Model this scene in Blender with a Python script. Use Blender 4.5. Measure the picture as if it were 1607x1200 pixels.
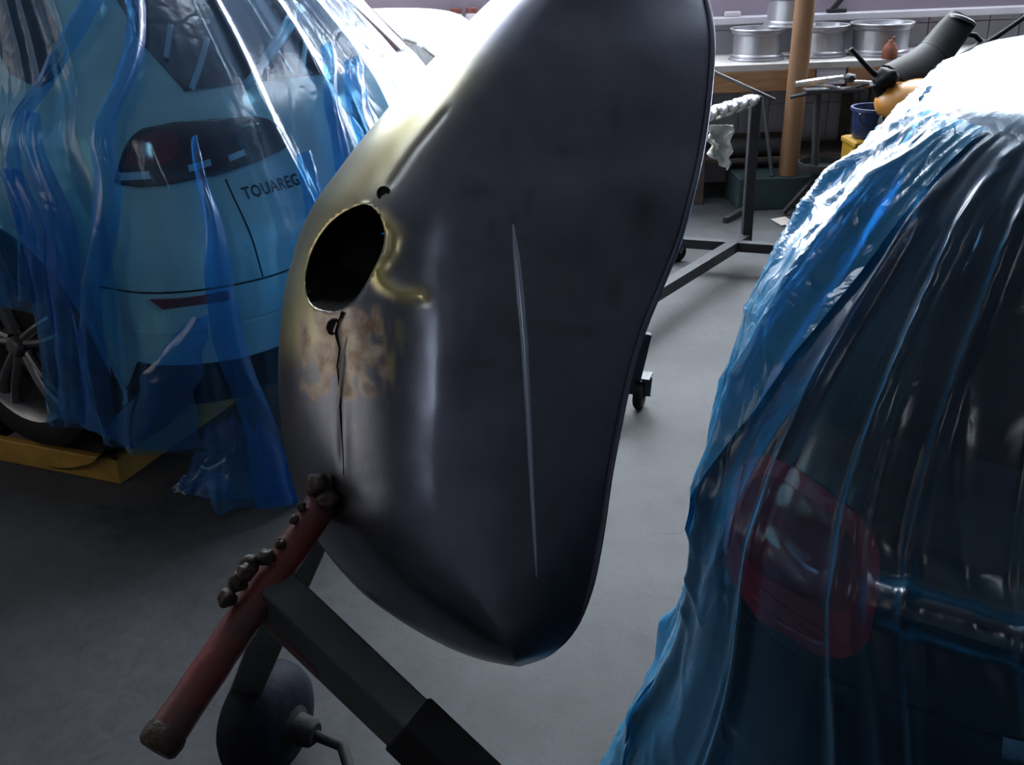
import bpy, bmesh, math, random, bisect
from mathutils import Vector, Matrix, noise, geometry
random.seed(7)
for _o in list(bpy.data.objects): bpy.data.objects.remove(_o)
SC = bpy.context.scene; COL = SC.collection

# ------------------------------------------------------------------ camera
PITCH, ROLL, FPX, IW, IH = math.radians(25), math.radians(-2.2), 1500.0, 1607, 1200
CAMP = Vector((0, 0, 1.6))
cd = bpy.data.cameras.new('camera'); cam = bpy.data.objects.new('camera', cd); COL.objects.link(cam)
cd.sensor_fit = 'HORIZONTAL'; cd.sensor_width = 36; cd.lens = 36*FPX/IW; cd.clip_start = .05
cam.matrix_world = Matrix.Translation(CAMP) @ Matrix.Rotation(math.pi/2-PITCH, 4, 'X') @ Matrix.Rotation(ROLL, 4, 'Z')
SC.camera = cam
_f = Vector((0, math.cos(PITCH), -math.sin(PITCH))); _u0 = Vector((0, math.sin(PITCH), math.cos(PITCH))); _r0 = Vector((1, 0, 0))
_r = math.cos(ROLL)*_r0+math.sin(ROLL)*_u0; _u = -math.sin(ROLL)*_r0+math.cos(ROLL)*_u0
def ray(x, y): return _f+_r*((x-IW/2)/FPX)-_u*((y-IH/2)/FPX)
def at_d(x, y, d): return CAMP+ray(x, y)*d                 # a point d metres into the room
def at_y(x, y, Y): r = ray(x, y); return CAMP+r*(Y/r.y)
def at_z(x, y, Z): r = ray(x, y); return CAMP+r*((Z-CAMP.z)/r.z)

# ------------------------------------------------------------------ world, light level
w = bpy.data.worlds.new('sky'); SC.world = w; w.use_nodes = True
w.node_tree.nodes['Background'].inputs[0].default_value = (.55, .7, 1, 1)
w.node_tree.nodes['Background'].inputs[1].default_value = .3
BACK_WINDOW, LEFT_WINDOW, ROOF_LIGHT = 31.0, 1.35, 12.0          # daylight of the panes
ADDED_GLINT_PANE = 11.0  # added pane behind the camera, lights the fender ridge
SC.view_settings.view_transform = 'Standard'; SC.view_settings.look = 'None'
SC.view_settings.exposure = 0; SC.view_settings.gamma = 1; SC.view_settings.use_curve_mapping = False

# ------------------------------------------------------------------ materials
MATS = {}
def nodes(name):
    m = bpy.data.materials.new(name); m.use_nodes = True; nt = m.node_tree; nt.nodes.clear()
    out = nt.nodes.new('ShaderNodeOutputMaterial'); MATS[name] = m
    return m, nt, out
def N(nt, t, **k):
    n = nt.nodes.new(t)
    for a, v in k.items():
        if a.startswith('i_'): n.inputs[a[2:].replace('_', ' ')].default_value = v
        else: setattr(n, a, v)
    return n
def mat(name, col, rough=.5, metal=0., spec=.5, var=.12, scale=6., bump=.0, bscale=40., col2=None, coat=0., emit=0., stretch=(1,1,1), trans=0.):
    """principled with noise-driven colour variation and fine relief"""
    m, nt, out = nodes(name); L = nt.links.new
    b = N(nt, 'ShaderNodeBsdfPrincipled'); L(b.outputs[0], out.inputs[0])
    b.inputs['Roughness'].default_value = rough; b.inputs['Metallic'].default_value = metal
    b.inputs['Specular IOR Level'].default_value = spec; b.inputs['Coat Weight'].default_value = coat
    b.inputs['Coat Roughness'].default_value = .08; b.inputs['Transmission Weight'].default_value = trans
    tc = N(nt, 'ShaderNodeTexCoord'); mp = N(nt, 'ShaderNodeMapping'); mp.inputs['Scale'].default_value = stretch
    L(tc.outputs['Object'], mp.inputs[0])
    nz = N(nt, 'ShaderNodeTexNoise', i_Scale=scale, i_Detail=6., i_Roughness=.6); L(mp.outputs[0], nz.inputs['Vector'])
    r = N(nt, 'ShaderNodeValToRGB'); c2 = col2 or tuple(min(1, c*(1+var)) for c in col); c1 = col if col2 else tuple(c*(1-var) for c in col)
    r.color_ramp.elements[0].color = (*c1, 1); r.color_ramp.elements[1].color = (*c2, 1)
    r.color_ramp.elements[0].position = .3; r.color_ramp.elements[1].position = .7
    L(nz.outputs['Fac'], r.inputs[0]); L(r.outputs[0], b.inputs['Base Color'])
    if emit:
        b.inputs['Emission Strength'].default_value = emit; L(r.outputs[0], b.inputs['Emission Color'])
    if bump:
        n2 = N(nt, 'ShaderNodeTexNoise', i_Scale=bscale, i_Detail=4.); L(mp.outputs[0], n2.inputs['Vector'])
        bp = N(nt, 'ShaderNodeBump', i_Strength=bump, i_Distance=.01); L(n2.outputs['Fac'], bp.inputs['Height']); L(bp.outputs[0], b.inputs['Normal'])
    return m
def film_mat(name, tint, body, dens, edge, gloss_rough, bump, seed=0., crinkle=9.):
    """thin crinkled polythene: part clear, part scattering both ways, glossy on top"""
    m, nt, out = nodes(name); L = nt.links.new
    tc = N(nt, 'ShaderNodeTexCoord')
    mp = N(nt, 'ShaderNodeMapping'); mp.inputs['Scale'].default_value = (1, 1, .45); mp.inputs['Location'].default_value = (seed, seed, 0); L(tc.outputs['Object'], mp.inputs[0])
    n1 = N(nt, 'ShaderNodeTexNoise', i_Scale=crinkle, i_Detail=5., i_Roughness=.62, i_Distortion=1.2); n1.noise_dimensions = '3D'; L(mp.outputs[0], n1.inputs['Vector'])
    n2 = N(nt, 'ShaderNodeTexVoronoi', i_Scale=crinkle*1.6); n2.feature = 'DISTANCE_TO_EDGE'; 
    mx = N(nt, 'ShaderNodeVectorMath'); mx.operation = 'ADD'; L(mp.outputs[0], mx.inputs[0])
    nd = N(nt, 'ShaderNodeTexNoise', i_Scale=4., i_Detail=3.); L(mp.outputs[0], nd.inputs['Vector'])
    sc = N(nt, 'ShaderNodeVectorMath'); sc.operation = 'SCALE'; sc.inputs['Scale'].default_value = .35; L(nd.outputs['Color'], sc.inputs[0]); L(sc.outputs[0], mx.inputs[1]); L(mx.outputs[0], n2.inputs['Vector'])
    mn = N(nt, 'ShaderNodeMath'); mn.operation = 'MINIMUM'; L(n2.outputs['Distance'], mn.inputs[0]); mn.inputs[1].default_value = .12
    ml = N(nt, 'ShaderNodeMath'); ml.operation = 'MULTIPLY_ADD'; L(mn.outputs[0], ml.inputs[0]); ml.inputs[1].default_value = 2.2; L(n1.outputs['Fac'], ml.inputs[2])
    bp = N(nt, 'ShaderNodeBump', i_Strength=bump, i_Distance=.03); L(ml.outputs[0], bp.inputs['Height'])
    tr = N(nt, 'ShaderNodeBsdfTransparent'); tr.inputs[0].default_value = (*tint, 1)
    df = N(nt, 'ShaderNodeBsdfDiffuse'); df.inputs[0].default_value = (*body, 1); L(bp.outputs[0], df.inputs['Normal'])
    tl = N(nt, 'ShaderNodeBsdfTranslucent'); tl.inputs[0].default_value = (*body, 1); L(bp.outputs[0], tl.inputs['Normal'])
    s1 = N(nt, 'ShaderNodeMixShader'); s1.inputs[0].default_value = .55; L(df.outputs[0], s1.inputs[1]); L(tl.outputs[0], s1.inputs[2])
    lw = N(nt, 'ShaderNodeLayerWeight', i_Blend=.4)
    p2 = N(nt, 'ShaderNodeMath'); p2.operation = 'POWER'; L(lw.outputs['Facing'], p2.inputs[0]); p2.inputs[1].default_value = 1.6
    pw = N(nt, 'ShaderNodeMath'); pw.operation = 'MULTIPLY_ADD'; L(p2.outputs[0], pw.inputs[0]); pw.inputs[1].default_value = edge; pw.inputs[2].default_value = dens
    cl = N(nt, 'ShaderNodeMath'); cl.operation = 'MINIMUM'; L(pw.outputs[0], cl.inputs[0]); cl.inputs[1].default_value = .92
    s2 = N(nt, 'ShaderNodeMixShader'); L(cl.outputs[0], s2.inputs[0]); L(tr.outputs[0], s2.inputs[1]); L(s1.outputs[0], s2.inputs[2])
    gl = N(nt, 'ShaderNodeBsdfGlossy'); gl.inputs['Roughness'].default_value = gloss_rough; gl.inputs[0].default_value = (.95, .97, 1, 1); L(bp.outputs[0], gl.inputs['Normal'])
    fr = N(nt, 'ShaderNodeFresnel', i_IOR=1.5); L(bp.outputs[0], fr.inputs['Normal'])
    s3 = N(nt, 'ShaderNodeMixShader'); L(fr.outputs[0], s3.inputs[0]); L(s2.outputs[0], s3.inputs[1]); L(gl.outputs[0], s3.inputs[2])
    L(s3.outputs[0], out.inputs[0]); return m
def pane_mat(name, col, strength):
    m, nt, out = nodes(name); e = N(nt, 'ShaderNodeEmission'); e.inputs[0].default_value = (*col, 1); e.inputs[1].default_value = strength
    nt.links.new(e.outputs[0], out.inputs[0]); return m
def concrete():
    m, nt, out = nodes('concrete'); L = nt.links.new
    b = N(nt, 'ShaderNodeBsdfPrincipled'); L(b.outputs[0], out.inputs[0]); b.inputs['Specular IOR Level'].default_value = .25
    tc = N(nt, 'ShaderNodeTexCoord')
    a = N(nt, 'ShaderNodeTexNoise', i_Scale=1.3, i_Detail=9., i_Roughness=.65); L(tc.outputs['Object'], a.inputs['Vector'])
    c = N(nt, 'ShaderNodeTexNoise', i_Scale=14., i_Detail=8., i_Roughness=.7, i_Distortion=1.5); L(tc.outputs['Object'], c.inputs['Vector'])
    r1 = N(nt, 'ShaderNodeValToRGB'); e = r1.color_ramp.elements; e[0].position = .3; e[1].position = .72
    e[0].color = (.025, .0265, .029, 1); e[1].color = (.073, .075, .079, 1); L(a.outputs['Fac'], r1.inputs[0])
    r2 = N(nt, 'ShaderNodeValToRGB'); e = r2.color_ramp.elements; e[0].position = .34; e[1].position = .62
    e[0].color = (.55, .55, .55, 1); e[1].color = (1, 1, 1, 1); L(c.outputs['Fac'], r2.inputs[0])
    mx = N(nt, 'ShaderNodeMix'); mx.data_type = 'RGBA'; mx.blend_type = 'MULTIPLY'; mx.inputs[0].default_value = .8
    L(r1.outputs[0], mx.inputs['A']); L(r2.outputs[0], mx.inputs['B'])
    # long scuffs and trowel scratches
    mp = N(nt, 'ShaderNodeMapping'); mp.inputs['Scale'].default_value = (26, 1.6, 1); mp.inputs['Rotation'].default_value = (0, 0, .5); L(tc.outputs['Object'], mp.inputs[0])
    s = N(nt, 'ShaderNodeTexNoise', i_Scale=1.4, i_Detail=5., i_Roughness=.7); L(mp.outputs[0], s.inputs['Vector'])
    r3 = N(nt, 'ShaderNodeValToRGB'); e = r3.color_ramp.elements; e[0].position = .30; e[1].position = .45
    e[0].color = (.75, .75, .75, 1); e[1].color = (1, 1, 1, 1); L(s.outputs['Fac'], r3.inputs[0])
    m2 = N(nt, 'ShaderNodeMix'); m2.data_type = 'RGBA'; m2.blend_type = 'MULTIPLY'; m2.inputs[0].default_value = .7
    L(mx.outputs['Result'], m2.inputs['A']); L(r3.outputs[0], m2.inputs['B']); L(m2.outputs['Result'], b.inputs['Base Color'])
    rr = N(nt, 'ShaderNodeMapRange'); rr.inputs['To Min'].default_value = .45; rr.inputs['To Max'].default_value = .8; L(c.outputs['Fac'], rr.inputs['Value']); L(rr.outputs[0], b.inputs['Roughness'])
    bp = N(nt, 'ShaderNodeBump', i_Strength=.10, i_Distance=.01); L(c.outputs['Fac'], bp.inputs['Height']); L(bp.outputs[0], b.inputs['Normal'])
    return m
def fender_mat():
    """ground bare steel: brushed relief, painted warm highlights, filler, soot and pits carried by vertex colours"""
    m, nt, out = nodes('bare_steel'); L = nt.links.new
    b = N(nt, 'ShaderNodeBsdfPrincipled'); L(b.outputs[0], out.inputs[0])
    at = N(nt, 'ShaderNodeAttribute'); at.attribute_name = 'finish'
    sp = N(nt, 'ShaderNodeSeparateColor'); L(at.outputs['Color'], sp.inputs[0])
    tc = N(nt, 'ShaderNodeTexCoord')
    n1 = N(nt, 'ShaderNodeTexNoise', i_Scale=7., i_Detail=7., i_Roughness=.65); L(tc.outputs['Object'], n1.inputs['Vector'])
    r = N(nt, 'ShaderNodeValToRGB'); e = r.color_ramp.elements; e[0].position = .3; e[1].position = .7
    e[0].color = (.118, .126, .165, 1); e[1].color = (.18, .19, .235, 1); L(n1.outputs['Fac'], r.inputs[0])
    n2 = N(nt, 'ShaderNodeTexNoise', i_Scale=38., i_Detail=6., i_Roughness=.7); L(tc.outputs['Object'], n2.inputs['Vector'])
    def mixc(a, bcol, fac):
        x = N(nt, 'ShaderNodeMix'); x.data_type = 'RGBA'; L(fac, x.inputs[0]); L(a, x.inputs['A'])
        if isinstance(bcol, tuple): x.inputs['B'].default_value = (*bcol, 1)
        else: L(bcol, x.inputs['B'])
        return x.outputs['Result']
    fr = N(nt, 'ShaderNodeValToRGB'); e = fr.color_ramp.elements; e[0].position = .35; e[1].position = .65
    e[0].color = (.22, .125, .07, 1); e[1].color = (.52, .43, .36, 1); L(n2.outputs['Fac'], fr.inputs[0])
    c = mixc(r.outputs[0], (.56, .48, .21), sp.outputs[0])      # R: warm reflected highlights painted into the colour
    c = mixc(c, fr.outputs[0], sp.outputs[1])                   # G: filler and rust
    c = mixc(c, (.02, .02, .024), sp.outputs[2])                # B: soot, pits
    L(c, b.inputs['Base Color'])
    mm = N(nt, 'ShaderNodeMath'); mm.operation = 'MULTIPLY_ADD'; L(sp.outputs[1], mm.inputs[0]); mm.inputs[1].default_value = -.75; mm.inputs[2].default_value = .92; L(mm.outputs[0], b.inputs['Metallic'])
    rg = N(nt, 'ShaderNodeMapRange'); rg.inputs['To Min'].default_value = .24; rg.inputs['To Max'].default_value = .37; L(n1.outputs['Fac'], rg.inputs['Value']); L(rg.outputs[0], b.inputs['Roughness'])
    mp = N(nt, 'ShaderNodeMapping'); mp.inputs['Scale'].default_value = (90, 90, 12); L(tc.outputs['Object'], mp.inputs[0])
    n3 = N(nt, 'ShaderNodeTexNoise', i_Scale=3., i_Detail=3.); L(mp.outputs[0], n3.inputs['Vector'])
    bp = N(nt, 'ShaderNodeBump', i_Strength=.03, i_Distance=.004); L(n3.outputs['Fac'], bp.inputs['Height']); L(bp.outputs[0], b.inputs['Normal'])
    return m
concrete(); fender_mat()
film_mat('blue_film_folded', (.27, .65, .98), (.02, .31, .92), .16, .65, .22, .12, 2., 6.)
film_mat('blue_film_double', (.26, .60, .92), (.12, .58, 1.0), .52, .40, .17, .24, 5., 7.)
film_mat('blue_film', (.56, .86, .99), (.03, .36, .88), .05, .85, .20, .10, 0., 5.)
film_mat('blue_film_clean', (.45, .74, .93), (.06, .42, .86), .03, .95, .24, .07, 3.1, 5.)
film_mat('white_film', (.9, .9, .9), (.72, .72, .74), .55, .3, .3, .4, 1.7, 9.)
mat('silver_paint', (.80, .85, .84), .25, .0, .5, .03, coat=.6)
mat('white_paint', (.86, .86, .87), .25, 0, .5, .02, coat=.6)
mat('black_paint', (.010, .012, .014), .2, 0, .5, .1, coat=.7)
mat('dark_glass', (.026, .005, .012), .08, 0, .6, .2)
mat('red_lens', (.36, .012, .026), .12, 0, .6, .25, 9., coat=.8)
mat('dark_red_lens', (.085, .006, .014), .12, 0, .6, .25, 9., coat=.8)
mat('bright_red_lens', (.80, .03, .05), .15, 0, .6, .2, 9., coat=.6)
mat('clear_lens', (.75, .82, .9), .12, .3, .7, .05)
mat('black_plastic', (.007, .007, .009), .6, 0, .15, .2, bump=.1)
mat('rubber', (.008, .008, .009), .75, 0, .2, .25, bump=.25, bscale=60)
mat('blue_black_rubber', (.0035, .0045, .010), .7, 0, .12, .25, bump=.2, bscale=50)
mat('alloy', (.17, .17, .18), .33, .8, .5, .12)
mat('bright_alloy', (.34, .34, .37), .36, .75, .5, .1)
mat('yellow_paint', (.30, .17, .03), .55, 0, .4, .25, 9., bump=.15)
mat('steel_plate', (.16, .155, .15), .6, .2, .4, .25, 8., bump=.2)
mat('dark_steel', (.030, .031, .034), .5, .35, .4, .3, 10., bump=.2)
mat('grey_steel', (.06, .065, .07), .45, .5, .4, .2, 10., bump=.15)
mat('red_tube_paint', (.12, .015, .016), .42, .1, .5, .4, 14., col2=(.045, .022, .022), bump=.35, bscale=30)
mat('burnt_steel', (.022, .016, .014), .55, .4, .4, .5, 30., col2=(.045, .028, .022), bump=.8, bscale=45)
mat('wall_paint', (.27, .225, .275), .8, 0, .2, .06, 2.)
mat('wall_grey', (.10, .10, .11), .8, 0, .2, .08, 2.)
mat('ceiling_paint', (.16, .16, .17), .9, 0, .2, .06, 2.)
mat('wall_tile', (.27, .26, .29), .3, 0, .5, .05, 3.)
mat('sill_paint', (.50, .47, .52), .5, 0, .3, .05)
mat('bench_wood', (.23, .12, .06), .6, 0, .3, .25, 5., stretch=(1, 8, 8), bump=.2)
mat('bench_top', (.34, .32, .31), .6, 0, .3, .15, 7.)
mat('tan_tube', (.16, .084, .042), .6, 0, .3, .12, 4., stretch=(6, 6, .5))
mat('chrome', (.80, .80, .82), .22, .9, .5, .1, 12., bump=.3, bscale=30)
mat('rag_cloth', (.62, .60, .54), .9, 0, .2, .15, 12., bump=.5)
mat('orange_plastic', (.36, .15, .022), .4, 0, .5, .15)
mat('blue_plastic', (.007, .018, .065), .4, 0, .5, .15)
mat('yellow_plastic', (.22, .125, .01), .45, 0, .4, .15)
mat('rust_red', (.17, .055, .03), .7, 0, .3, .4, 14., bump=.4)
mat('jar_glass', (.55, .54, .56), .15, 0, .6, .08)
mat('jar_lid', (.23, .075, .06), .35, .3, .5, .2)
mat('tape', (.62, .72, .86), .4, 0, .4, .05)
mat('masking_tape', (.20, .185, .17), .7, 0, .3, .3, 20.)
mat('card', (.30, .27, .25), .8, 0, .2, .12)
mat('teal_plank', (.02, .036, .04), .6, 0, .3, .25)
mat('dark_cloth', (.03, .028, .03), .85, 0, .2, .3, 10., bump=.4)
mat('dark_brown', (.055, .040, .032), .7, 0, .3, .35, 9., bump=.3)
mat('letter', (.016, .013, .022), .3, .5, .5, .1)
pane_mat('back_daylight', (.86, .93, 1.0), BACK_WINDOW)
pane_mat('left_daylight', (1.0, .95, .82), LEFT_WINDOW)
pane_mat('added_glint_glow', (.86, .93, 1.0), ADDED_GLINT_PANE)
mat('painted_line_sheen', (.30, .35, .44), .3, .5, .5, .1)  # lighter colour stands in for the highlight along the crease bead
pane_mat('roof_daylight', (.80, .90, 1.0), ROOF_LIGHT)

# ------------------------------------------------------------------ builders
INV = {}
def tag(o, label=None, cat=None, group=None, kind=None):
    for k, v in (('label', label), ('category', cat), ('group', group), ('kind', kind)):
        if v: o[k] = v
    return o
def thing(name, label, cat, loc=(0, 0, 0), rotz=0., group=None):
    o = bpy.data.objects.new(name, None); COL.objects.link(o); o.location = loc; o.rotation_euler = (0, 0, rotz); o.empty_display_size = .1
    INV[o] = (Matrix.Translation(Vector(loc)) @ Matrix.Rotation(rotz, 4, 'Z')).inverted()
    return tag(o, label, cat, group)
class MB:
    """collects shapes; build() links them as one mesh object"""
    def __init__(s): s.v = []; s.f = []
    def add(s, vs, fs):
        k = len(s.v); s.v += [Vector(p) for p in vs]; s.f += [tuple(i+k for i in f) for f in fs]; return s
    def box(s, c, size, rz=0., R=None, bev=0.):
        R = R or Matrix.Rotation(rz, 3, 'Z'); c = Vector(c); h = [x/2 for x in size]
        if bev:
            bm = bmesh.new(); bmesh.ops.create_cube(bm, size=1)
            for q in bm.verts: q.co = Vector((q.co.x*size[0], q.co.y*size[1], q.co.z*size[2]))
            bmesh.ops.bevel(bm, geom=list(bm.edges), offset=bev, segments=2, affect='EDGES', profile=.5)
            bm.verts.index_update()
            s.add([c+R@q.co for q in bm.verts], [[q.index for q in f.verts] for f in bm.faces]); bm.free(); return s
        vs = [c+R@Vector((x*h[0], y*h[1], z*h[2])) for x in (-1, 1) for y in (-1, 1) for z in (-1, 1)]
        return s.add(vs, [(0, 1, 3, 2), (4, 6, 7, 5), (0, 4, 5, 1), (2, 3, 7, 6), (0, 2, 6, 4), (1, 5, 7, 3)])
    def bar(s, a, b, wd, ht, bev=.004, up=(0, 0, 1)):
        """square bar from a to b"""
        a, b = Vector(a), Vector(b); d = (b-a); L = d.length; d.normalize(); upv = Vector(up)
        if abs(d.dot(upv)) > .97: upv = Vector((0, 1, 0))
        x = d.cross(upv).normalized(); z = x.cross(d)
        R = Matrix((x, d, z)).transposed()
        return s.box((a+b)/2, (wd, L, ht), R=R, bev=bev)
    def tube(s, pts, rad, n=14, caps=True, flat=1.):
        pts = [Vector(p) for p in pts]; rs = rad if isinstance(rad, (list, tuple)) else [rad]*len(pts); rings = []; prev = None
        for i, p in enumerate(pts):
            d = (pts[min(i+1, len(pts)-1)]-pts[max(i-1, 0)]).normalized()
            if prev is None: x = d.orthogonal().normalized()
            else: x = (prev-d*prev.dot(d)).normalized()
            prev = x; y = d.cross(x)
            rings.append([p+(x*math.cos(2*math.pi*k/n)+y*flat*math.sin(2*math.pi*k/n))*rs[i] for k in range(n)])
        vs = [q for r in rings for q in r]; fs = []
        for i in range(len(pts)-1):
            for k in range(n): fs.append((i*n+k, i*n+(k+1) % n, (i+1)*n+(k+1) % n, (i+1)*n+k))
        if caps: fs += [tuple(reversed(range(n))), tuple(range((len(pts)-1)*n, len(pts)*n))]
        return s.add(vs, fs)
    def lathe(s, prof, c, axis=(0, 0, 1), n=28, closed=False, arc=(0, 2*math.pi)):
        """profile of (radius, height) spun about axis through c"""
        ax = Vector(axis).normalized(); x = ax.orthogonal().normalized(); y = ax.cross(x); c = Vector(c); m = len(prof); vs = []
        for k in range(n):
            a = 2*math.pi*k/n
            for r, h in prof: vs.append(c+ax*h+(x*math.cos(a)+y*math.sin(a))*r)
        fs = []
        for k in range(n):
            k2 = (k+1) % n
            for i in range(m if closed else m-1):
                j = (i+1) % m; fs.append((k*m+i, k2*m+i, k2*m+j, k*m+j))
        return s.add(vs, fs)
    def grid(s, rows, flip=False):
        n = len(rows[0]); vs = [p for r in rows for p in r]; fs = []
        for i in range(len(rows)-1):
            for k in range(n-1):
                q = (i*n+k, i*n+k+1, (i+1)*n+k+1, (i+1)*n+k); fs.append(tuple(reversed(q)) if flip else q)
        return s.add(vs, fs)
    def prism(s, poly, off):
        """a polygon in 3-D pushed along off"""
        n = len(poly); off = Vector(off); a = [Vector(p) for p in poly]
        return s.add(a+[p+off for p in a], [tuple(reversed(range(n))), tuple(range(n, 2*n))]+[(i, (i+1) % n, n+(i+1) % n, n+i) for i in range(n)])
    def build(s, name, m, parent=None, local=False, smooth=True, angle=40, solid=0., weld=False):
        M = Matrix() if (local or parent is None) else INV[parent]
        me = bpy.data.meshes.new(name); me.from_pydata([tuple(M @ v) for v in s.v], [], s.f); me.update()
        if weld or True:
            bm = bmesh.new(); bm.from_mesh(me)
            if weld: bmesh.ops.remove_doubles(bm, verts=bm.verts, dist=1e-5)
            if weld != 'keep': bmesh.ops.recalc_face_normals(bm, faces=bm.faces)
            bm.to_mesh(me); bm.free()
        if smooth:
            for p in me.polygons: p.use_smooth = True
            me.set_sharp_from_angle(angle=math.radians(angle))
        me.materials.append(MATS[m])
        o = bpy.data.objects.new(name, me); COL.objects.link(o)
        if parent is not None: o.parent = parent; INV[o] = INV[parent]
        if solid:
            md = o.modifiers.new('thickness', 'SOLIDIFY'); md.thickness = solid; md.offset = -1
        return o
def struct(name, mb, m, parent=None, **k):
    o = mb.build(name, m, parent, smooth=k.pop('smooth', False), **k)
    if parent is None: o['kind'] = 'structure'
    return o

# ------------------------------------------------------------------ the setting
X0, X1, Y0, Y1, ZC = -5.5, 6.0, -4.0, 6.6, 4.6
struct('floor', MB().box(((X0+X1)/2, (Y0+Y1)/2, -.06), (X1-X0+.4, Y1-Y0+.4, .12)), 'concrete')
WZ0, WZ1 = 1.62, 4.4                                  # back windows
BW = [(-2.7, -1.0), (-.5, 1.2), (1.7, 3.4), (3.9, 5.6)]
mb = MB(); T = .16; yb = Y1+T/2
mb.box(((X0+X1)/2, yb, WZ0/2), (X1-X0, T, WZ0)); mb.box(((X0+X1)/2, yb, (WZ1+ZC)/2), (X1-X0, T, ZC-WZ1))
xs = [X0]+[v for b in BW for v in b]+[X1]
for a, b in zip(xs[::2], xs[1::2]): mb.box(((a+b)/2, yb, (WZ0+WZ1)/2), (b-a, T, WZ1-WZ0))
wall_back = struct('wall_back', mb, 'wall_paint'); INV[wall_back] = Matrix()
def window(i, make, pane_m, cols):
    """frame, mullions and panes of one window; make(a, b, c, d) gives a box for fractions of its width and height"""
    fr = MB(); fw = .05
    for a in [(0, 1, 0, fw), (0, 1, 1-fw, 1), (0, fw*.6, 0, 1), (1-fw*.6, 1, 0, 1)]: make(fr, *a, .08)
    for k in range(1, cols): make(fr, k/cols-.012, k/cols+.012, 0, 1, .06)
    make(fr, 0, 1, .64, .67, .06)
    o = struct('window_%d' % i, fr, 'sill_paint'); INV[o] = Matrix()
    first = None
    for k in range(cols):
        for (c, d) in ((fw, .64), (.67, 1-fw)):
            p = MB(); make(p, k/cols+.013, (k+1)/cols-.013, c, d, .012); p.build('pane', pane_m, o, smooth=False)
for i, (a, b) in enumerate(BW):
    def mk(m, f0, f1, g0, g1, th, a=a, b=b):
        m.box((a+(b-a)*(f0+f1)/2, Y1+.09, WZ0+(WZ1-WZ0)*(g0+g1)/2), ((b-a)*(f1-f0), th, (WZ1-WZ0)*(g1-g0)))
    window(i+1, mk, 'back_daylight', 3)
struct('trim_1', MB().box(((X0+X1)/2, Y1-.05, 1.06), (X1-X0, .12, .045), bev=.006), 'sill_paint')
# glazed tiles under the sill, as far as they show
tile_me = None; tw = .20
rows = [(1.0, 1.036), (.76, .996), (.52, .756), (.28, .516)]
for (z0, z1) in rows:
    base = None
    for k in range(27):
        x = -1.2+tw*k+tw/2
        if base is None:
            base = MB().box((x, Y1-.008, (z0+z1)/2), (tw-.006, .016, z1-z0), bev=.003).build('tile', 'wall_tile', wall_back, smooth=False); x_first = x
        else:
            o = base.copy(); COL.objects.link(o); o.location = (x-x_first, 0, 0); o.parent = wall_back
# left wall with a glazed roller door, right wall, wall behind the camera
LD = (-.8, 3.6, .9, 3.6)
mb = MB(); xl = X0-T/2
mb.box((xl, (Y0+LD[0])/2, ZC/2), (T, LD[0]-Y0, ZC)); mb.box((xl, (LD[1]+Y1)/2, ZC/2), (T, Y1-LD[1], ZC))
mb.box((xl, (LD[0]+LD[1])/2, LD[2]/2), (T, LD[1]-LD[0], LD[2])); mb.box((xl, (LD[0]+LD[1])/2, (LD[3]+ZC)/2), (T, LD[1]-LD[0], ZC-LD[3]))
struct('wall_left', mb, 'wall_grey')
def mk(m, f0, f1, g0, g1, th):
    m.box((X0-.09, LD[0]+(LD[1]-LD[0])*(f0+f1)/2, LD[2]+(LD[3]-LD[2])*(g0+g1)/2), (th, (LD[1]-LD[0])*(f1-f0), (LD[3]-LD[2])*(g1-g0)))
window(5, mk, 'left_daylight', 4)
struct('wall_right', MB().box((X1+T/2, (Y0+Y1)/2, ZC/2), (T, Y1-Y0, ZC)), 'wall_grey')
struct('wall_front', MB().box(((X0+X1)/2, Y0-T/2, ZC/2), (X1-X0+2*T, T, ZC)), 'wall_grey')
SK = [(-3.6, -2.4), (-.6, .6), (2.4, 3.6)]; SY = (3.7, 6.2)
mb = MB(); zc = ZC+.08
RW = (-.95, -.5, -3.5, -1.9)                          # unseen roof light added behind the camera for the fender ridge highlight
mb.box(((X0+X1)/2, (RW[3]+SY[0])/2, zc), (X1-X0+.4, SY[0]-RW[3], .16)); mb.box(((X0+X1)/2, (Y0+RW[2])/2-.1, zc), (X1-X0+.4, RW[2]-Y0+.2, .16))
mb.box(((X0+RW[0])/2-.1, (RW[2]+RW[3])/2, zc), (RW[0]-X0+.2, RW[3]-RW[2], .16)); mb.box(((X1+RW[1])/2+.1, (RW[2]+RW[3])/2, zc), (X1-RW[1]+.2, RW[3]-RW[2], .16))
mb.box(((X0+X1)/2, (SY[1]+Y1)/2+.1, zc), (X1-X0+.4, Y1-SY[1]+.2, .16))
xs = [X0-.2]+[v for b in SK for v in b]+[X1+.2]
for a, b in zip(xs[::2], xs[1::2]): mb.box(((a+b)/2, (SY[0]+SY[1])/2, zc), (b-a, SY[1]-SY[0], .16))
struct('ceiling', mb, 'ceiling_paint')
for i, (a, b) in enumerate(SK):
    def mk(m, f0, f1, g0, g1, th, a=a, b=b):
        m.box((a+(b-a)*(g0+g1)/2, SY[0]+(SY[1]-SY[0])*(f0+f1)/2, ZC+.09), ((b-a)*(g1-g0), (SY[1]-SY[0])*(f1-f0), th))
    window(6+i, mk, 'roof_daylight', 4)
def mk(m, f0, f1, g0, g1, th):
    m.box((RW[0]+(RW[1]-RW[0])*(g0+g1)/2, RW[2]+(RW[3]-RW[2])*(f0+f1)/2, ZC+.09), ((RW[1]-RW[0])*(g1-g0), (RW[3]-RW[2])*(f1-f0), th))
window(9, mk, 'added_glint_glow', 2)  # unseen pane, added for its glint on the fender

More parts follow.
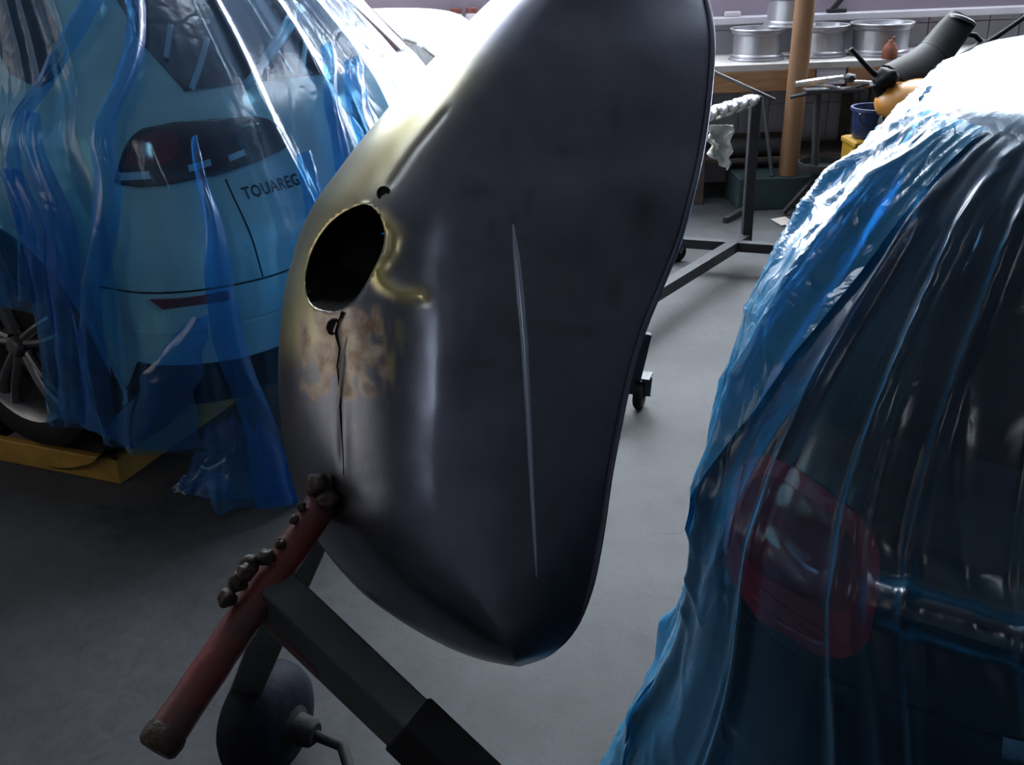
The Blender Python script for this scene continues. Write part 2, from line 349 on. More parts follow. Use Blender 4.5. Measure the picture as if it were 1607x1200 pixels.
# ------------------------------------------------------------------ car skins
def lerp(a,b,t): return a+(b-a)*t
class Slices:
    """car-like skin: rounded plan outlines stacked by height. X forward (rear at 0), Y left."""
    def __init__(s,levels,rc_n=12): s.L=levels; s.n=rc_n; s.cache={}
    def lev(s,z):
        L=s.L
        if z<=L[0][0]: return L[0][1:]
        for i in range(len(L)-1):
            a,b=L[i],L[i+1]
            if z<=b[0]:
                t=(z-a[0])/(b[0]-a[0]); h=b[0]-a[0]; out=[]
                for k in range(1,6):
                    sl=(b[k]-a[k])/h
                    s0=sl if i==0 else (a[k]-L[i-1][k])/(a[0]-L[i-1][0])
                    s1=sl if i+2>=len(L) else (L[i+2][k]-b[k])/(L[i+2][0]-b[0])
                    m0=0 if s0*sl<=0 else 2*s0*sl/(s0+sl)
                    m1=0 if s1*sl<=0 else 2*s1*sl/(s1+sl)
                    if i==0: m0=sl
                    if i+2>=len(L): m1=sl
                    t2=t*t;t3=t2*t
                    out.append((2*t3-3*t2+1)*a[k]+(t3-2*t2+t)*h*m0+(-2*t3+3*t2)*b[k]+(t3-t2)*h*m1)
                return out
        return L[-1][1:]
    def half(s,z):
        """rear-left half outline from the front centre to the rear centre, and index of the rear corner middle"""
        xr,xf,hw,rc,bow=s.lev(z); rc=min(rc,hw*.95); rf=min(rc*1.4,hw*.9); pts=[]
        for i in range(6): pts.append((xf,(hw-rf)*i/6))
        for i in range(8):
            a=math.pi/2*i/8; pts.append((xf-rf+rf*math.cos(a),hw-rf+rf*math.sin(a)))
        n=70; x0=xf-rf; x1=xr+rc
        for i in range(n): pts.append((lerp(x0,x1,i/n),hw))
        m=s.n
        for i in range(m):
            a=math.pi/2*i/m; pts.append((xr+rc-rc*math.sin(a),hw-rc+rc*math.cos(a)))
        ci=len(pts)-m//2
        for i in range(17): pts.append((xr,(hw-rc)*(1-i/16)))
        q=[]
        for x,y in pts:
            w=max(0,1-(x-xr)/.8); q.append((x+bow*w*(y/hw)**2,y-.05*max(0,(x-xr-2.6)/2)*(y/hw)))
        return q,ci
    def full(s,z):
        k=round(z,4)
        if k in s.cache: return s.cache[k]
        h,ci=s.half(z); pts=h[8:]+[(x,-y) for x,y in reversed(h[8:-1])]; ci-=8
        arc=[0]
        for a,b in zip(pts,pts[1:]): arc.append(arc[-1]+math.hypot(b[0]-a[0],b[1]-a[1]))
        o=arc[ci]; arc=[a-o for a in arc]
        s.cache[k]=(pts,arc); return s.cache[k]
    def P(s,u,z,off=0.):
        zz=max(z,s.L[0][0]); p=s._p(u,zz)
        if off:
            a=s._p(u+.02,zz);b=s._p(u-.02,zz);dz=.02
            c=s._p(u,min(zz+dz,s.L[-1][0]));d=s._p(u,max(zz-dz,s.L[0][0]))
            du=(a[0]-b[0],a[1]-b[1],0);dv=(c[0]-d[0],c[1]-d[1],max(1e-4,min(zz+dz,s.L[-1][0])-max(zz-dz,s.L[0][0])))
            n=(du[1]*dv[2]-du[2]*dv[1],du[2]*dv[0]-du[0]*dv[2],du[0]*dv[1]-du[1]*dv[0])
            l=math.sqrt(sum(c*c for c in n))
            if l>0:
                # u runs towards the car's right round the back: outward is n
                p=tuple(p[i]+off*n[i]/l for i in range(3))
        return (p[0],p[1],p[2]+z-zz)
    def _p(s,u,z):
        pts,arc=s.full(z)
        i=bisect.bisect(arc,u)-1; i=max(0,min(len(arc)-2,i))
        t=(u-arc[i])/(arc[i+1]-arc[i]) if arc[i+1]>arc[i] else 0
        a,b=pts[i],pts[i+1]; return (lerp(a[0],b[0],t),lerp(a[1],b[1],t),z)
SUV=Slices([ # z, xr, xf, hw, rc, bow
 (.24,.16,4.60,.70,.22,.05),(.32,.06,4.70,.76,.26,.06),(.45,.02,4.76,.79,.28,.08),(.60,-.01,4.79,.798,.30,.09),(.74,.0,4.78,.80,.30,.09),
 (.92,.06,4.66,.798,.30,.09),(1.04,.10,4.1,.78,.30,.09),(1.12,.14,3.55,.735,.28,.09),(1.17,.18,3.4,.70,.27,.09),
 (1.40,.38,2.85,.585,.26,.07),(1.60,.58,2.35,.49,.24,.06),(1.66,.68,2.15,.42,.22,.05),(1.70,.95,1.9,.27,.2,.03),(1.715,1.3,1.7,.08,.06,.0)])
HATCH=Slices([
 (.20,.14,3.5,.74,.2,.05),(.28,.05,3.58,.81,.24,.06),(.45,.0,3.65,.835,.26,.08),(.62,-.01,3.65,.842,.27,.08),(.75,.01,3.58,.842,.27,.08),
 (.80,.02,3.3,.840,.27,.08),(.845,.065,3.1,.835,.26,.08),(.93,.11,2.75,.81,.25,.08),(1.10,.22,2.5,.745,.25,.07),(1.28,.34,2.2,.665,.24,.06),(1.325,.40,2.0,.61,.26,.05),(1.36,.72,1.85,.42,.28,.03),(1.375,1.0,1.6,.12,.1,0)])


def car_body(S, zs, arches=()):
    """closed skin of a car from its slices, with round wheel openings"""
    mb = MB(); loops = []; meta = []
    for z in zs:
        h, ci = S.half(z); loops.append([(x, y, z) for x, y in h]+[(x, -y, z) for x, y in reversed(h[1:-1])])
    n = len(loops[0]); V = [list(p) for l in loops for p in l]; F = []; kill = set(); keep = set()
    def inside(x, y, z): return abs(y) > .45 and any((x-ax)**2+(z-az)**2 < r*r for ax, az, r in arches)
    for i in range(len(zs)-1):
        for k in range(n):
            q = (i*n+k, i*n+(k+1) % n, (i+1)*n+(k+1) % n, (i+1)*n+k)
            c = [sum(V[j][a] for j in q)/4 for a in range(3)]
            if inside(*c): kill.update(q)
            else: F.append(q); keep.update(q)
    for j in kill & keep:
        x, y, z = V[j]
        ax, az, r = min(arches, key=lambda a: abs(math.hypot(x-a[0], z-a[1])-a[2]))
        d = math.hypot(x-ax, z-az)
        if d > 1e-4 and z > zs[0]+.01: V[j][0] = ax+(x-ax)*r/d; V[j][2] = az+(z-az)*r/d
    F.append(tuple(range((len(zs)-1)*n, len(zs)*n)))
    mb.add(V, F); return mb
def chaikin(poly, k=2):
    for _ in range(k):
        q = []
        for a, b in zip(poly, poly[1:]+poly[:1]): q += [(a[0]*.75+b[0]*.25, a[1]*.75+b[1]*.25), (a[0]*.25+b[0]*.75, a[1]*.25+b[1]*.75)]
        poly = q
    return poly
def patch(S, poly, off, nz=14, nu=18, depth=.012, mirror=False, mb=None, smooth=2):
    """a panel that follows the car's skin: polygon in (round-the-back metres, height)"""
    poly = chaikin(poly, smooth) if smooth else poly
    z0, z1 = min(p[1] for p in poly)+1e-4, max(p[1] for p in poly)-1e-4; rows = []; back = []
    for i in range(nz+1):
        z = z0+(z1-z0)*i/nz; xs = []
        for a, b in zip(poly, poly[1:]+poly[:1]):
            if (a[1]-z)*(b[1]-z) < 0: xs.append(a[0]+(b[0]-a[0])*(z-a[1])/(b[1]-a[1]))
        ua, ub = min(xs), max(xs)
        rows.append([S.P(lerp(ua, ub, k/nu), z, off) for k in range(nu+1)]); back.append([S.P(lerp(ua, ub, k/nu), z, off-depth) for k in range(nu+1)])
    if mirror: rows = [[(x, -y, z) for x, y, z in r] for r in rows]; back = [[(x, -y, z) for x, y, z in r] for r in back]
    mb = mb or MB(); mb.grid(rows)
    mb.grid([rows[0], back[0]]); mb.grid([rows[-1], back[-1]]); mb.grid([[r[0] for r in rows], [r[0] for r in back]]); mb.grid([[r[-1] for r in rows], [r[-1] for r in back]])
    return mb
def ribbon(S, a, b, wd, off, n=10, mb=None):
    """a narrow straight strip on the skin from a to b"""
    dx, dz = b[0]-a[0], b[1]-a[1]; L = math.hypot(dx, dz); nx, nz = -dz/L*wd/2, dx/L*wd/2; rows = []
    for i in range(n+1):
        t = i/n; u, z = a[0]+dx*t, a[1]+dz*t
        rows.append([S.P(u-nx, z-nz, off), S.P(u, z, off+.002), S.P(u+nx, z+nz, off)])
    return (mb or MB()).grid(rows)
def lettering(S, text, u0, z0, size, width, off):
    """flat letters bent onto the skin"""
    c = bpy.data.curves.new('letters', 'FONT'); c.body = text; c.size = 1; c.extrude = 0; c.resolution_u = 2; c.space_character = 1.12; c.offset = .018
    o = bpy.data.objects.new('letters', c); COL.objects.link(o); bpy.context.view_layer.update()
    me = bpy.data.meshes.new_from_object(o.evaluated_get(bpy.context.evaluated_depsgraph_get()))
    xs = [v.co.x for v in me.vertices]; W = max(xs)-min(xs); x0 = min(xs)
    vs = [S.P(u0+(v.co.x-x0)/W*width, z0+v.co.y*size, off) for v in me.vertices]; fs = [tuple(p.vertices) for p in me.polygons]
    bpy.data.objects.remove(o); bpy.data.curves.remove(c); bpy.data.meshes.remove(me)
    return MB().add(vs, fs)
def wheel(parent, c, side, R=.37, rimR=.265, wd=.24):
    """alloy wheel: rim barrel with tyre, five paired spokes, hub cap and bolts; axis along the car's Y"""
    ax = Vector((0, side, 0)); c = Vector(c)
    rim = MB().lathe([(rimR-.005, -wd*.9), (rimR-.03, -wd*.5), (rimR-.03, -.05), (rimR-.012, -.02), (rimR+.004, -.008), (rimR, .0), (rimR-.016, -.012), (rimR-.04, -.07), (rimR-.045, -wd*.85)], c, ax, 40).build('wheel', 'alloy', parent, local=True)
    MB().lathe([(rimR-.002, -wd), (rimR+.05, -wd-.004), (R-.02, -wd*.95), (R, -wd*.8), (R, -wd*.2), (R-.02, -.002), (rimR+.055, .008), (rimR+.012, .002), (rimR-.003, -.006)], c, ax, 44).build('tyre', 'rubber', rim, local=True)
    MB().lathe([(.0, -.12), (rimR-.05, -.12), (rimR-.05, -.16), (0, -.16)], c, ax, 30).build('brake_disc', 'dark_steel', rim, local=True)
    for k in range(5):
        a0 = 2*math.pi*k/5+.22; sp = MB()
        for s in (-1, 1):
            pts = []
            for t in range(6):
                r = .045+(rimR-.05)*t/5; a = a0+s*(.20-.06*t/5*2+.035*t/5)
                dr = Vector((math.cos(a)*r, 0, math.sin(a)*r)); pts.append(c+dr+ax*(-.035+.018*math.sin(t/5*3.1)))
            sp.tube(pts, [.022, .017, .015, .015, .017, .022], 8, flat=.75)
        sp.build('spoke', 'alloy', rim, local=True)
    MB().lathe([(0, .002), (.026, .0), (.032, -.008), (.034, -.05)], c, ax, 20).build('hub_cap', 'alloy', rim, local=True)
    for k in range(5):
        a = 2*math.pi*k/5+.22+math.pi/5; p = c+Vector((math.cos(a)*.06, 0, math.sin(a)*.06))
        MB().lathe([(0, -.02), (.009, -.02), (.010, -.045)], p, ax, 8).build('wheel_bolt', 'dark_steel', rim, local=True)
    return rim
def ridge(x, y, s=0.): return (1-abs(noise.noise(Vector((x, y, s)))))
def film(S, parent, name, m, idx, vz, hem, fold, zref=.74):
    """draped sheet: idx runs round the outline (front left = 14, rear centre = 112), vz are fractions from the top to the hem"""
    pts, arc = S.full(zref)
    def arcat(i): j = i-8; k = max(0, min(len(arc)-2, int(j))); return arc[k]+(arc[k+1]-arc[k])*(j-k)
    us = [arcat(i) for i in idx]; base = []
    ztop = S.L[-1][0]
    def pt(i, z):
        zz = max(z, S.L[0][0]); p, _ = S.full(zz); j = i-8; k = max(0, min(len(p)-2, int(j))); t = j-k
        return Vector((lerp(p[k][0], p[k+1][0], t), lerp(p[k][1], p[k+1][1], t), z))
    for v in vz:
        row = []
        for i, u in zip(idx, us):
            h = hem(u); z = ztop-(ztop-h)*v; row.append((pt(i, round(z, 3)), u, z))
        base.append(row)
    rows = []; nr, nc = len(base), len(base[0])
    for a in range(nr):
        r = []
        for b in range(nc):
            p, u, z = base[a][b]
            du = base[a][min(b+1, nc-1)][0]-base[a][max(b-1, 0)][0]; dv = base[min(a+1, nr-1)][b][0]-base[max(a-1, 0)][b][0]
            n = dv.cross(du)
            if n.length < 1e-9: n = Vector((0, 0, 1))
            n.normalize(); r.append(p+n*fold(u, z))
        rows.append(r)
    return MB().grid(rows).build(name, m, parent, local=True, angle=180)
def frange(a, b, s):
    n = int(round((b-a)/s)); return [a+(b-a)*i/n for i in range(n+1)]

# ------------------------------------------------------------------ silver off-roader under blue film
H1 = math.radians(151); O1 = (-.386, 3.090, .09)
suv = thing('parked_car', 'silver off-roader with dark red tail lamp under blue plastic film', 'car', O1, H1)
S = SUV
zs = [.24, .27, .30]+[round(.32+.02*i, 3) for i in range(67)]+[1.67, 1.68, 1.69, 1.70, 1.71]
AR = [(.95, .37, .435), (3.80, .37, .435)]
body = car_body(S, zs, AR).build('body', 'silver_paint', suv, local=True, angle=50)
for ax, az, r in AR:
    for sd in (1, -1):
        arc = [(r+.004, 0)]
        pts = [Vector((ax+r*math.cos(a), 0, az+r*math.sin(a))) for a in [math.pi*(-.10+1.2*i/30) for i in range(31)]]
        def yat(x, z):
            q, _ = S.half(max(z, .3)); q = q[14:98]; q = min(q, key=lambda p: abs(p[0]-x)); return q[1]
        lip = MB().tube([Vector((p.x, sd*(yat(p.x, p.z)-.004), p.z)) for p in pts], .014, 8); lip.build('arch_lip', 'silver_paint', suv, local=True)
        MB().lathe([(r+.01, 0), (r+.01, -.34), (0, -.34)], (ax, sd*.785, az), (0, sd, 0), 36).build('wheel_well', 'black_plastic', suv, local=True)
for ax, az, r in AR:
    for sd in (1, -1): wheel(suv, (ax, sd*.795, az), sd)
# glass: side windows and the rear screen round the corner
for mir in (False, True):
    patch(S, [(-.48, 1.175), (-.30, 1.17), (-.19, 1.245), (-.20, 1.39), (-.26, 1.56), (-.48, 1.56)], .006, mirror=mir, smooth=1).build('quarter_window', 'dark_glass', suv, local=True)
    patch(S, [(-1.40, 1.18), (-.52, 1.18), (-.52, 1.57), (-1.40, 1.57)], .006, mirror=mir, smooth=1).build('door_window', 'dark_glass', suv, local=True)
    patch(S, [(-2.3, 1.18), (-1.46, 1.18), (-1.46, 1.57), (-1.9, 1.57)], .006, mirror=mir, smooth=1).build('door_window', 'dark_glass', suv, local=True)
    tlp = [(-.125, .938), (-.03, .932), (.10, .938), (.20, .948), (.33, .962), (.395, .972), (.40, 1.0), (.37, 1.04), (.32, 1.068), (.17, 1.078), (.03, 1.083), (-.03, 1.07), (-.07, 1.03), (-.10, .98)]
    lamp = patch(S, tlp, .014, 18, 30, .02, mir, smooth=1).build('tail_lamp', 'dark_red_lens', suv, local=True)
    patch(S, [(-.085, .985), (.055, .985), (.075, 1.06), (.02, 1.068), (-.04, 1.045)], .018, 10, 12, .006, mir, smooth=1).build('brake_lens', 'red_lens', lamp, local=True)
    patch(S, [(.14, 1.00), (.36, .997), (.345, 1.035), (.30, 1.055), (.15, 1.058)], .0165, 8, 16, .005, mir, smooth=1).build('inner_lens', 'dark_red_lens', lamp, local=True)
    for a, b in ((-.098, -.022), (.075, .135), (.185, .235)):
        patch(S, [(a, .953+max(0, a)*.09), (b, .953+max(0, b)*.09), (b, .972+max(0, b)*.09), (a, .972+max(0, a)*.09)], .019, 3, 6, .005, mir, smooth=0).build('clear_strip', 'clear_lens', lamp, local=True)
    refl = patch(S, [(-.15, .632), (-.115, .600), (.02, .602), (.07, .608), (.07, .636)], .006, 5, 12, .01, mir, smooth=0).build('reflector', 'red_lens', suv, local=True)
    ribbon(S, (-.155, .628), (-.118, .592), .012, .008).build('reflector_trim', 'silver_paint', refl, local=True)
rear_u = (S.full(1.3)[1][-1], )
def mirror_u(z): # arc length of the whole half from the corner to the rear centre
    h, ci = S.half(z); return sum(math.dist(h[i], h[i+1]) for i in range(ci, len(h)-1))
gp = [(.105, 1.152), (.35, 1.138), (mirror_u(1.14), 1.135), (mirror_u(1.6), 1.60), (.06, 1.60), (.0, 1.42), (.03, 1.28)]
glass = MB(); patch(S, gp, .007, 24, 30, .01, mb=glass, smooth=0); patch(S, gp, .007, 24, 30, .01, True, mb=glass, smooth=0)
rear_glass = glass.build('rear_window', 'dark_glass', suv, local=True, weld=True)
# shut lines, bumper crease, emblem, lettering
ml = mirror_u(.66)
for a, b, wd in (((-.33, .645), (ml, .655), .006), ((.165, .93), (.175, .66), .005), ((.175, .66), (.175, .655), .005)):
    ribbon(S, a, b, wd, .002, 30).build('shut_line', 'black_plastic', suv, local=True)
ribbon(S, (-.25, .525), (ml, .545), .016, .006, 30).build('bumper_crease', 'silver_paint', suv, local=True)
patch(S, [(-.36, .25), (ml*.98, .25), (ml*.98, .42), (-.23, .42)], .004, 8, 30, .01, smooth=0).build('lower_valance', 'black_plastic', suv, local=True)
lettering(S, 'TOUAREG', .195, .868, .046, .205, .004).build('model_lettering', 'letter', suv, local=True, smooth=False)
ec = Vector(S.P(mirror_u(1.0), 1.0, .004)); en = (Vector(S.P(mirror_u(1.0), 1.0, .02))-ec).normalized()
emb = MB().lathe([(0, .010), (.052, .010), (.056, .004), (.056, -.01)], ec, en, 32).build('emblem', 'black_plastic', suv, local=True)
MB().lathe([(.052, .008), (.056, .016), (.062, .016), (.065, .004)], ec, en, 32).build('emblem_ring', 'chrome', emb, local=True)
e1 = en.cross(Vector((0, 0, 1))).normalized(); e2 = e1.cross(en)
if e2.z < 0: e2 = -e2
mbE = MB()
for pl in ([(-.030, .040), (0, .004), (.030, .040)], [(-.046, .022), (-.022, -.040), (0, -.004), (.022, -.040), (.046, .022)]):
    mbE.tube([ec+en*.014+e1*x+e2*y for x, y in pl], .0055, 6)
mbE.build('emblem_strokes', 'chrome', emb, local=True)
# strips of pale tape on the rear screen
for a, b, wd in (((.63, 1.32), (.28, 1.14), .022), ((.60, 1.26), (.50, 1.14), .018), ((.12, 1.31), (.08, 1.23), .014), ((.21, 1.27), (.12, 1.15), .016), ((.55, 1.30), (.36, 1.19), .016)):
    ribbon(S, a, b, wd, .017, 10).build('tape_strip', 'tape', rear_glass, local=True, solid=.001)

# the film over it
F1 = Slices([(-.09, .02, 4.0, .865, .32, .09), (.30, -.02, 4.3, .845, .32, .09), (.74, -.03, 4.6, .830, .32, .09), (1.04, .07, 4.0, .81, .32, .09), (1.17, .15, 3.4, .73, .29, .09),
             (1.40, .35, 2.85, .612, .28, .07), (1.60, .55, 2.35, .515, .26, .06), (1.69, .66, 2.15, .445, .24, .05), (1.735, .95, 1.9, .28, .22, .03)])
f1 = thing('plastic_film', 'crinkled blue plastic film hanging over the silver off-roader', 'plastic film', O1, H1, 'blue masking films over cars')
def sstep(a, b, x): t = max(0, min(1, (x-a)/(b-a))); return t*t*(3-2*t)
def hem1(u):
    n = noise.noise(Vector((u*3.1, 4.2, 0)))
    lo = lerp(.20, .175, sstep(-.60, -.08, u)); lo = lerp(lo, -.03, sstep(-.07, .0, u)); lo = lerp(lo, -.080, sstep(.0, .22, u))
    return lerp(.54+.03*n, lo+.012*n, sstep(-.58, -.54, u))
def fold1(u, z):
    low = sstep(1.15, .25, z); lean = u+.10*(1.2-z)*math.sin(u*3)
    a = ridge(lean*3.3, z*.45, 1)**5; b = ridge(lean*8, z*.8, 5)**8
    d = .010+(.007+.034*low)*a+(.0012+.008*low)*b
    for u0, k, wd, hh in ((-.35, .02, .035, .03), (-.18, -.05, .03, .03), (.36, .10, .025, .03), (.62, -.1, .03, .035), (-1.0, .1, .03, .04)):
        x = (u-u0-k*(1-z))/wd; d += hh*math.exp(-x*x)*(.35+.65*low)
    return d
film(F1, f1, 'sheet', 'blue_film', frange(40, 124, .16), [i/130 for i in range(131)], hem1, fold1)
def gather(S, parent, m, path, off, seed, n=60, nw=10):
    """a bunched second layer of film running down the sheet: path of (round-the-back metres, height, width)"""
    rows = []
    for i in range(n+1):
        u, z, wd = cr(path, (len(path)-1)*i/n); row = []
        for k in range(nw+1):
            c = -1+2*k/nw; e = u+c*wd/2*(1+.25*noise.noise(Vector((i*.13, seed, 0))))+.012*noise.noise(Vector((i*.09, seed+5, 0)))
            row.append(S.P(e, z, off+.022*(1-c*c)+.012*ridge(c*1.6, i*.05, seed)**4))
        rows.append(row)
    return MB().grid(rows).build('gathered_fold', m, parent, local=True, angle=180)
def cr(A, t):
    n = len(A); i = max(0, min(n-2, int(t))); f = t-i; p = [A[max(0, min(n-1, i+k))] for k in (-1, 0, 1, 2)]
    def c(a, b, cc, d): return .5*((2*b)+(-a+cc)*f+(2*a-5*b+4*cc-d)*f*f+(-a+3*b-3*cc+d)*f**3)
    return tuple(c(*q) for q in zip(*p)) if isinstance(A[0], tuple) else c(*p)
for k, path in enumerate([
    [(.0, 1.48, .06), (-.06, 1.36, .06), (-.22, 1.20, .05), (-.40, 1.04, .06), (-.50, .84, .07), (-.56, .60, .10)],
    [(.07, 1.42, .05), (.02, 1.26, .05), (-.09, 1.08, .06), (-.14, .93, .07), (-.28, .66, .10), (-.34, .42, .12), (-.36, .22, .16)],
    [(.11, 1.04, .015), (.08, .90, .03), (.05, .66, .07), (.10, .30, .08), (.17, -.05, .12)],
    [(.40, .95, .05), (.34, .70, .08), (.26, .38, .08), (.22, .10, .10), (.22, -.06, .14)],
    [(-.46, .98, .10), (-.47, .80, .14), (-.50, .55, .12), (-.53, .30, .10), (-.55, .20, .10)],
    [(.62, 1.20, .07), (.56, 1.0, .06), (.50, .75, .08), (.48, .40, .10), (.44, .0, .14)],
    [(.72, 1.15, .10), (.68, .95, .10), (.64, .6, .12)],
    [(-.30, 1.1, .06), (-.34, .9, .11), (-.40, .65, .14), (-.44, .4, .14), (-.46, .23, .16)],
    [(.0, .60, .04), (-.06, .48, .12), (-.12, .35, .18), (-.2, .20, .28)],
    [(.58, .62, .16), (.52, .3, .22), (.46, -.02, .28)],
    [(-.68, 1.30, .05), (-.72, 1.0, .06), (-.70, .80, .07), (-.66, .57, .10)]]):
    gather(F1, f1, 'blue_film_folded', path, .035, k*1.7)
def crumple(parent, name, m, c, rx, ry, h, seed, n=54, tail=(0, 0)):
    """heap of crumpled film on the floor"""
    rows = []
    for i in range(n+1):
        r = []
        for k in range(n+1):
            a, b = -1+2*i/n, -1+2*k/n; x, y = a*math.sqrt(1-b*b/2), b*math.sqrt(1-a*a/2); rr = math.hypot(x, y)
            nz = .55*ridge(x*1.7, y*1.7, seed)**3+.35*ridge(x*4, y*4, seed+4)**3
            q = Vector((x*rx*(1+.22*noise.noise(Vector((x*2, y*2, seed)))), y*ry*(1+.22*noise.noise(Vector((x*2, y*2, seed+9)))), max(.004, h*(1-rr**1.6)*(.45+nz)+.012*nz)))
            q.x += tail[0]*max(0, x)**3; q.y += tail[1]*max(0, x)**3
            r.append(Vector(c)+q)
        rows.append(r)
    return MB().grid(rows).build(name, m, parent, angle=180)
cp = at_z(385, 755, 0); crumple(f1, 'trailing_heap', 'blue_film_folded', (cp.x, cp.y, 0), .22, .13, .20, 3.3)
cp = at_z(320, 765, 0); crumple(f1, 'trailing_heap', 'blue_film_folded', (cp.x, cp.y, 0), .11, .05, .06, 8.3)

# low yellow platform under the wheels
pc = at_z(190, 760, 0); a = Vector((-.93, .368, 0)).normalized(); b = Vector((-a.y, a.x, 0)); b = b if b.y > 0 else -b
plat = thing('car_platform', 'low steel platform with yellow edges under the silver off-roader', 'platform', (pc.x, pc.y, 0))
def onp(s, t, z): return Vector((pc.x, pc.y, 0))+a*s+b*t+Vector((0, 0, z))
rz = math.atan2(a.y, a.x)
MB().box(onp(1.6, .86, .038), (3.14, 1.66, .072), rz, bev=.004).build('plate', 'steel_plate', plat, smooth=False)
MB().box(onp(1.6, .015, .045), (3.2, .03, .09), rz, bev=.005).build('edge_rail', 'yellow_paint', plat, smooth=False)
MB().box(onp(.015, .86, .045), (.03, 1.72, .09), rz, bev=.005).build('edge_rail', 'yellow_paint', plat, smooth=False)

# ------------------------------------------------------------------ black hatchback under blue film
H2 = math.radians(62); O2 = (.948, .684, 0)
hb = thing('parked_car', 'black hatchback with large red tail lamp under glossy blue film', 'car', O2, H2)
S = HATCH
zs2 = [.20, .24, .28]+[round(.30+.02*i, 3) for i in range(53)]+[1.345, 1.35, 1.355, 1.36, 1.37]
AR2 = [(.72, .30, .35), (2.9, .30, .35)]
car_body(S, zs2, AR2).build('body', 'black_paint', hb, local=True, angle=50)
for ax, az, r in AR2:
    for sd in (1, -1):
        MB().lathe([(r+.01, 0), (r+.01, -.3), (0, -.3)], (ax, sd*.84, az), (0, sd, 0), 30).build('wheel_well', 'black_plastic', hb, local=True)
        wheel(hb, (ax, sd*.85, az), sd, .30, .20, .2)
def mu2(z):
    h, ci = S.half(z); return sum(math.dist(h[i], h[i+1]) for i in range(ci, len(h)-1))
gp = [(.16, .955), (mu2(.95), .95), (mu2(1.27), 1.27), (.12, 1.265), (.11, 1.15)]
glass = MB(); patch(S, gp, .006, 14, 24, .01, mb=glass, smooth=0); patch(S, gp, .006, 14, 24, .01, True, mb=glass, smooth=0)
glass.build('rear_window', 'dark_glass', hb, local=True, weld=True)
for mir in (False, True):
    patch(S, [(-1.9, .97), (-.30, .97), (-.33, 1.20), (-1.6, 1.23)], .006, mirror=mir, smooth=1).build('side_window', 'dark_glass', hb, local=True)
    lamp = patch(S, [(-0.1, 0.72), (-0.025, 0.685), (0.085, 0.68), (0.21, 0.7), (0.22, 0.8), (0.195, 0.865), (0.105, 0.89), (-0.005, 0.89), (-0.085, 0.84)], .007, 22, 24, .02, mir, smooth=2).build('tail_lamp', 'bright_red_lens', hb, local=True)
    patch(S, [(-.03, .745), (.19, .755), (.185, .835), (.12, .868), (.0, .868), (-.04, .82)], .010, 10, 16, .006, mir, smooth=1).build('inner_lens', 'red_lens', lamp, local=True)
    patch(S, [(-0.085, 0.705), (0.005, 0.69), (0.185, 0.71), (0.185, 0.735), (0.005, 0.72), (-0.08, 0.735)], .010, 6, 16, .006, mir, smooth=1).build('lower_lens', 'bright_red_lens', lamp, local=True)
    patch(S, [(-.088, .72), (-.06, .71), (-.052, .80), (-.066, .845), (-.082, .83)], .010, 8, 6, .006, mir, smooth=0).build('corner_lens', 'bright_red_lens', lamp, local=True)
ribbon(S, (.0, .665), (mu2(.66), .67), .006, .002, 24).build('shut_line', 'black_plastic', hb, local=True)
tr_ = MB(); prof = [(.77, .0), (.785, .026), (.798, .030), (.803, .026), (.806, .0)]; m_ = mu2(.80)
for mir in (1, -1):
    tr_.grid([[(lambda p: (p[0], p[1]*mir, p[2]))(S.P(lerp(.245, m_, k/30), z, o_)) for k in range(31)] for z, o_ in prof])
tr_.build('added_glint_bar', 'black_paint', hb, local=True, weld=True, angle=60)  # added bar, its flat top shaped to catch a bright highlight band
ribbon(S, (.39, .66), (.43, .665), .030, .004, 6).build('badge', 'chrome', hb, local=True)
F2 = Slices([(0, -.13, 3.2, 1.0, .30, .08), (.30, -.07, 3.3, .905, .30, .08), (.62, -.03, 3.4, .852, .29, .08), (.79, .0, 3.2, .848, .28, .08), (.86, .062, 3.0, .838, .27, .08), (1.0, .12, 2.9, .802, .27, .08),
             (1.15, .23, 2.6, .75, .27, .07), (1.30, .33, 2.3, .675, .26, .06), (1.345, .385, 2.1, .63, .28, .05), (1.378, .70, 1.9, .44, .28, .03), (1.392, 1.0, 1.6, .12, .1, 0)])
f2 = thing('plastic_film', 'glossy blue plastic film draped over the black hatchback', 'plastic film', O2, H2, 'blue masking films over cars')
def hem2(u): return .006+.01*abs(noise.noise(Vector((u*3, 1, 7))))
def fold2(u, z):
    t = max(.10, 1.50-z); c = (u-.06)/t; low = sstep(1.25, .4, z); side = sstep(.04, -.14, u); roof = sstep(1.30, 1.345, z)
    a = ridge(c*2.6, t*.35, 2)**12; b = ridge(c*5+2, t*.5, 6)**16
    d = .006+.010*sstep(-.16, -.06, u)*sstep(.40, .30, u)*sstep(1.15, .95, z)+(1-roof)*(.005+.010*low)*a+(1-roof)*(.003+.003*low)*b
    d += side*(1-roof)*(.012+.026*sstep(.7, .1, z))*ridge(u*3.2+z*1.6, z*.7, 8)**4+side*(1-roof)*.006*ridge(u*9+z*4, z*8-u*4, 4)**6
    for u0, k, wd, hh in ((.04, .0, .007, .016), (.11, .15, .007, .018), (.18, .19, .006, .016), (.28, .26, .007, .014), (.40, .22, .008, .012), (-.05, -.14, .016, .022), (-.15, -.30, .02, .025)):
        x = (u-u0-k*(1.25-z))/(wd*(1+.7*low)); d += hh*math.exp(-x*x)*(1-roof)*sstep(1.30, 1.2, z)
    d += .034*math.exp(-((z-.806)/.016)**4)*sstep(.20, .25, u)
    return d
film(F2, f2, 'sheet', 'blue_film_clean', frange(46, 128, .16), [i/230 for i in range(231)], hem2, fold2)

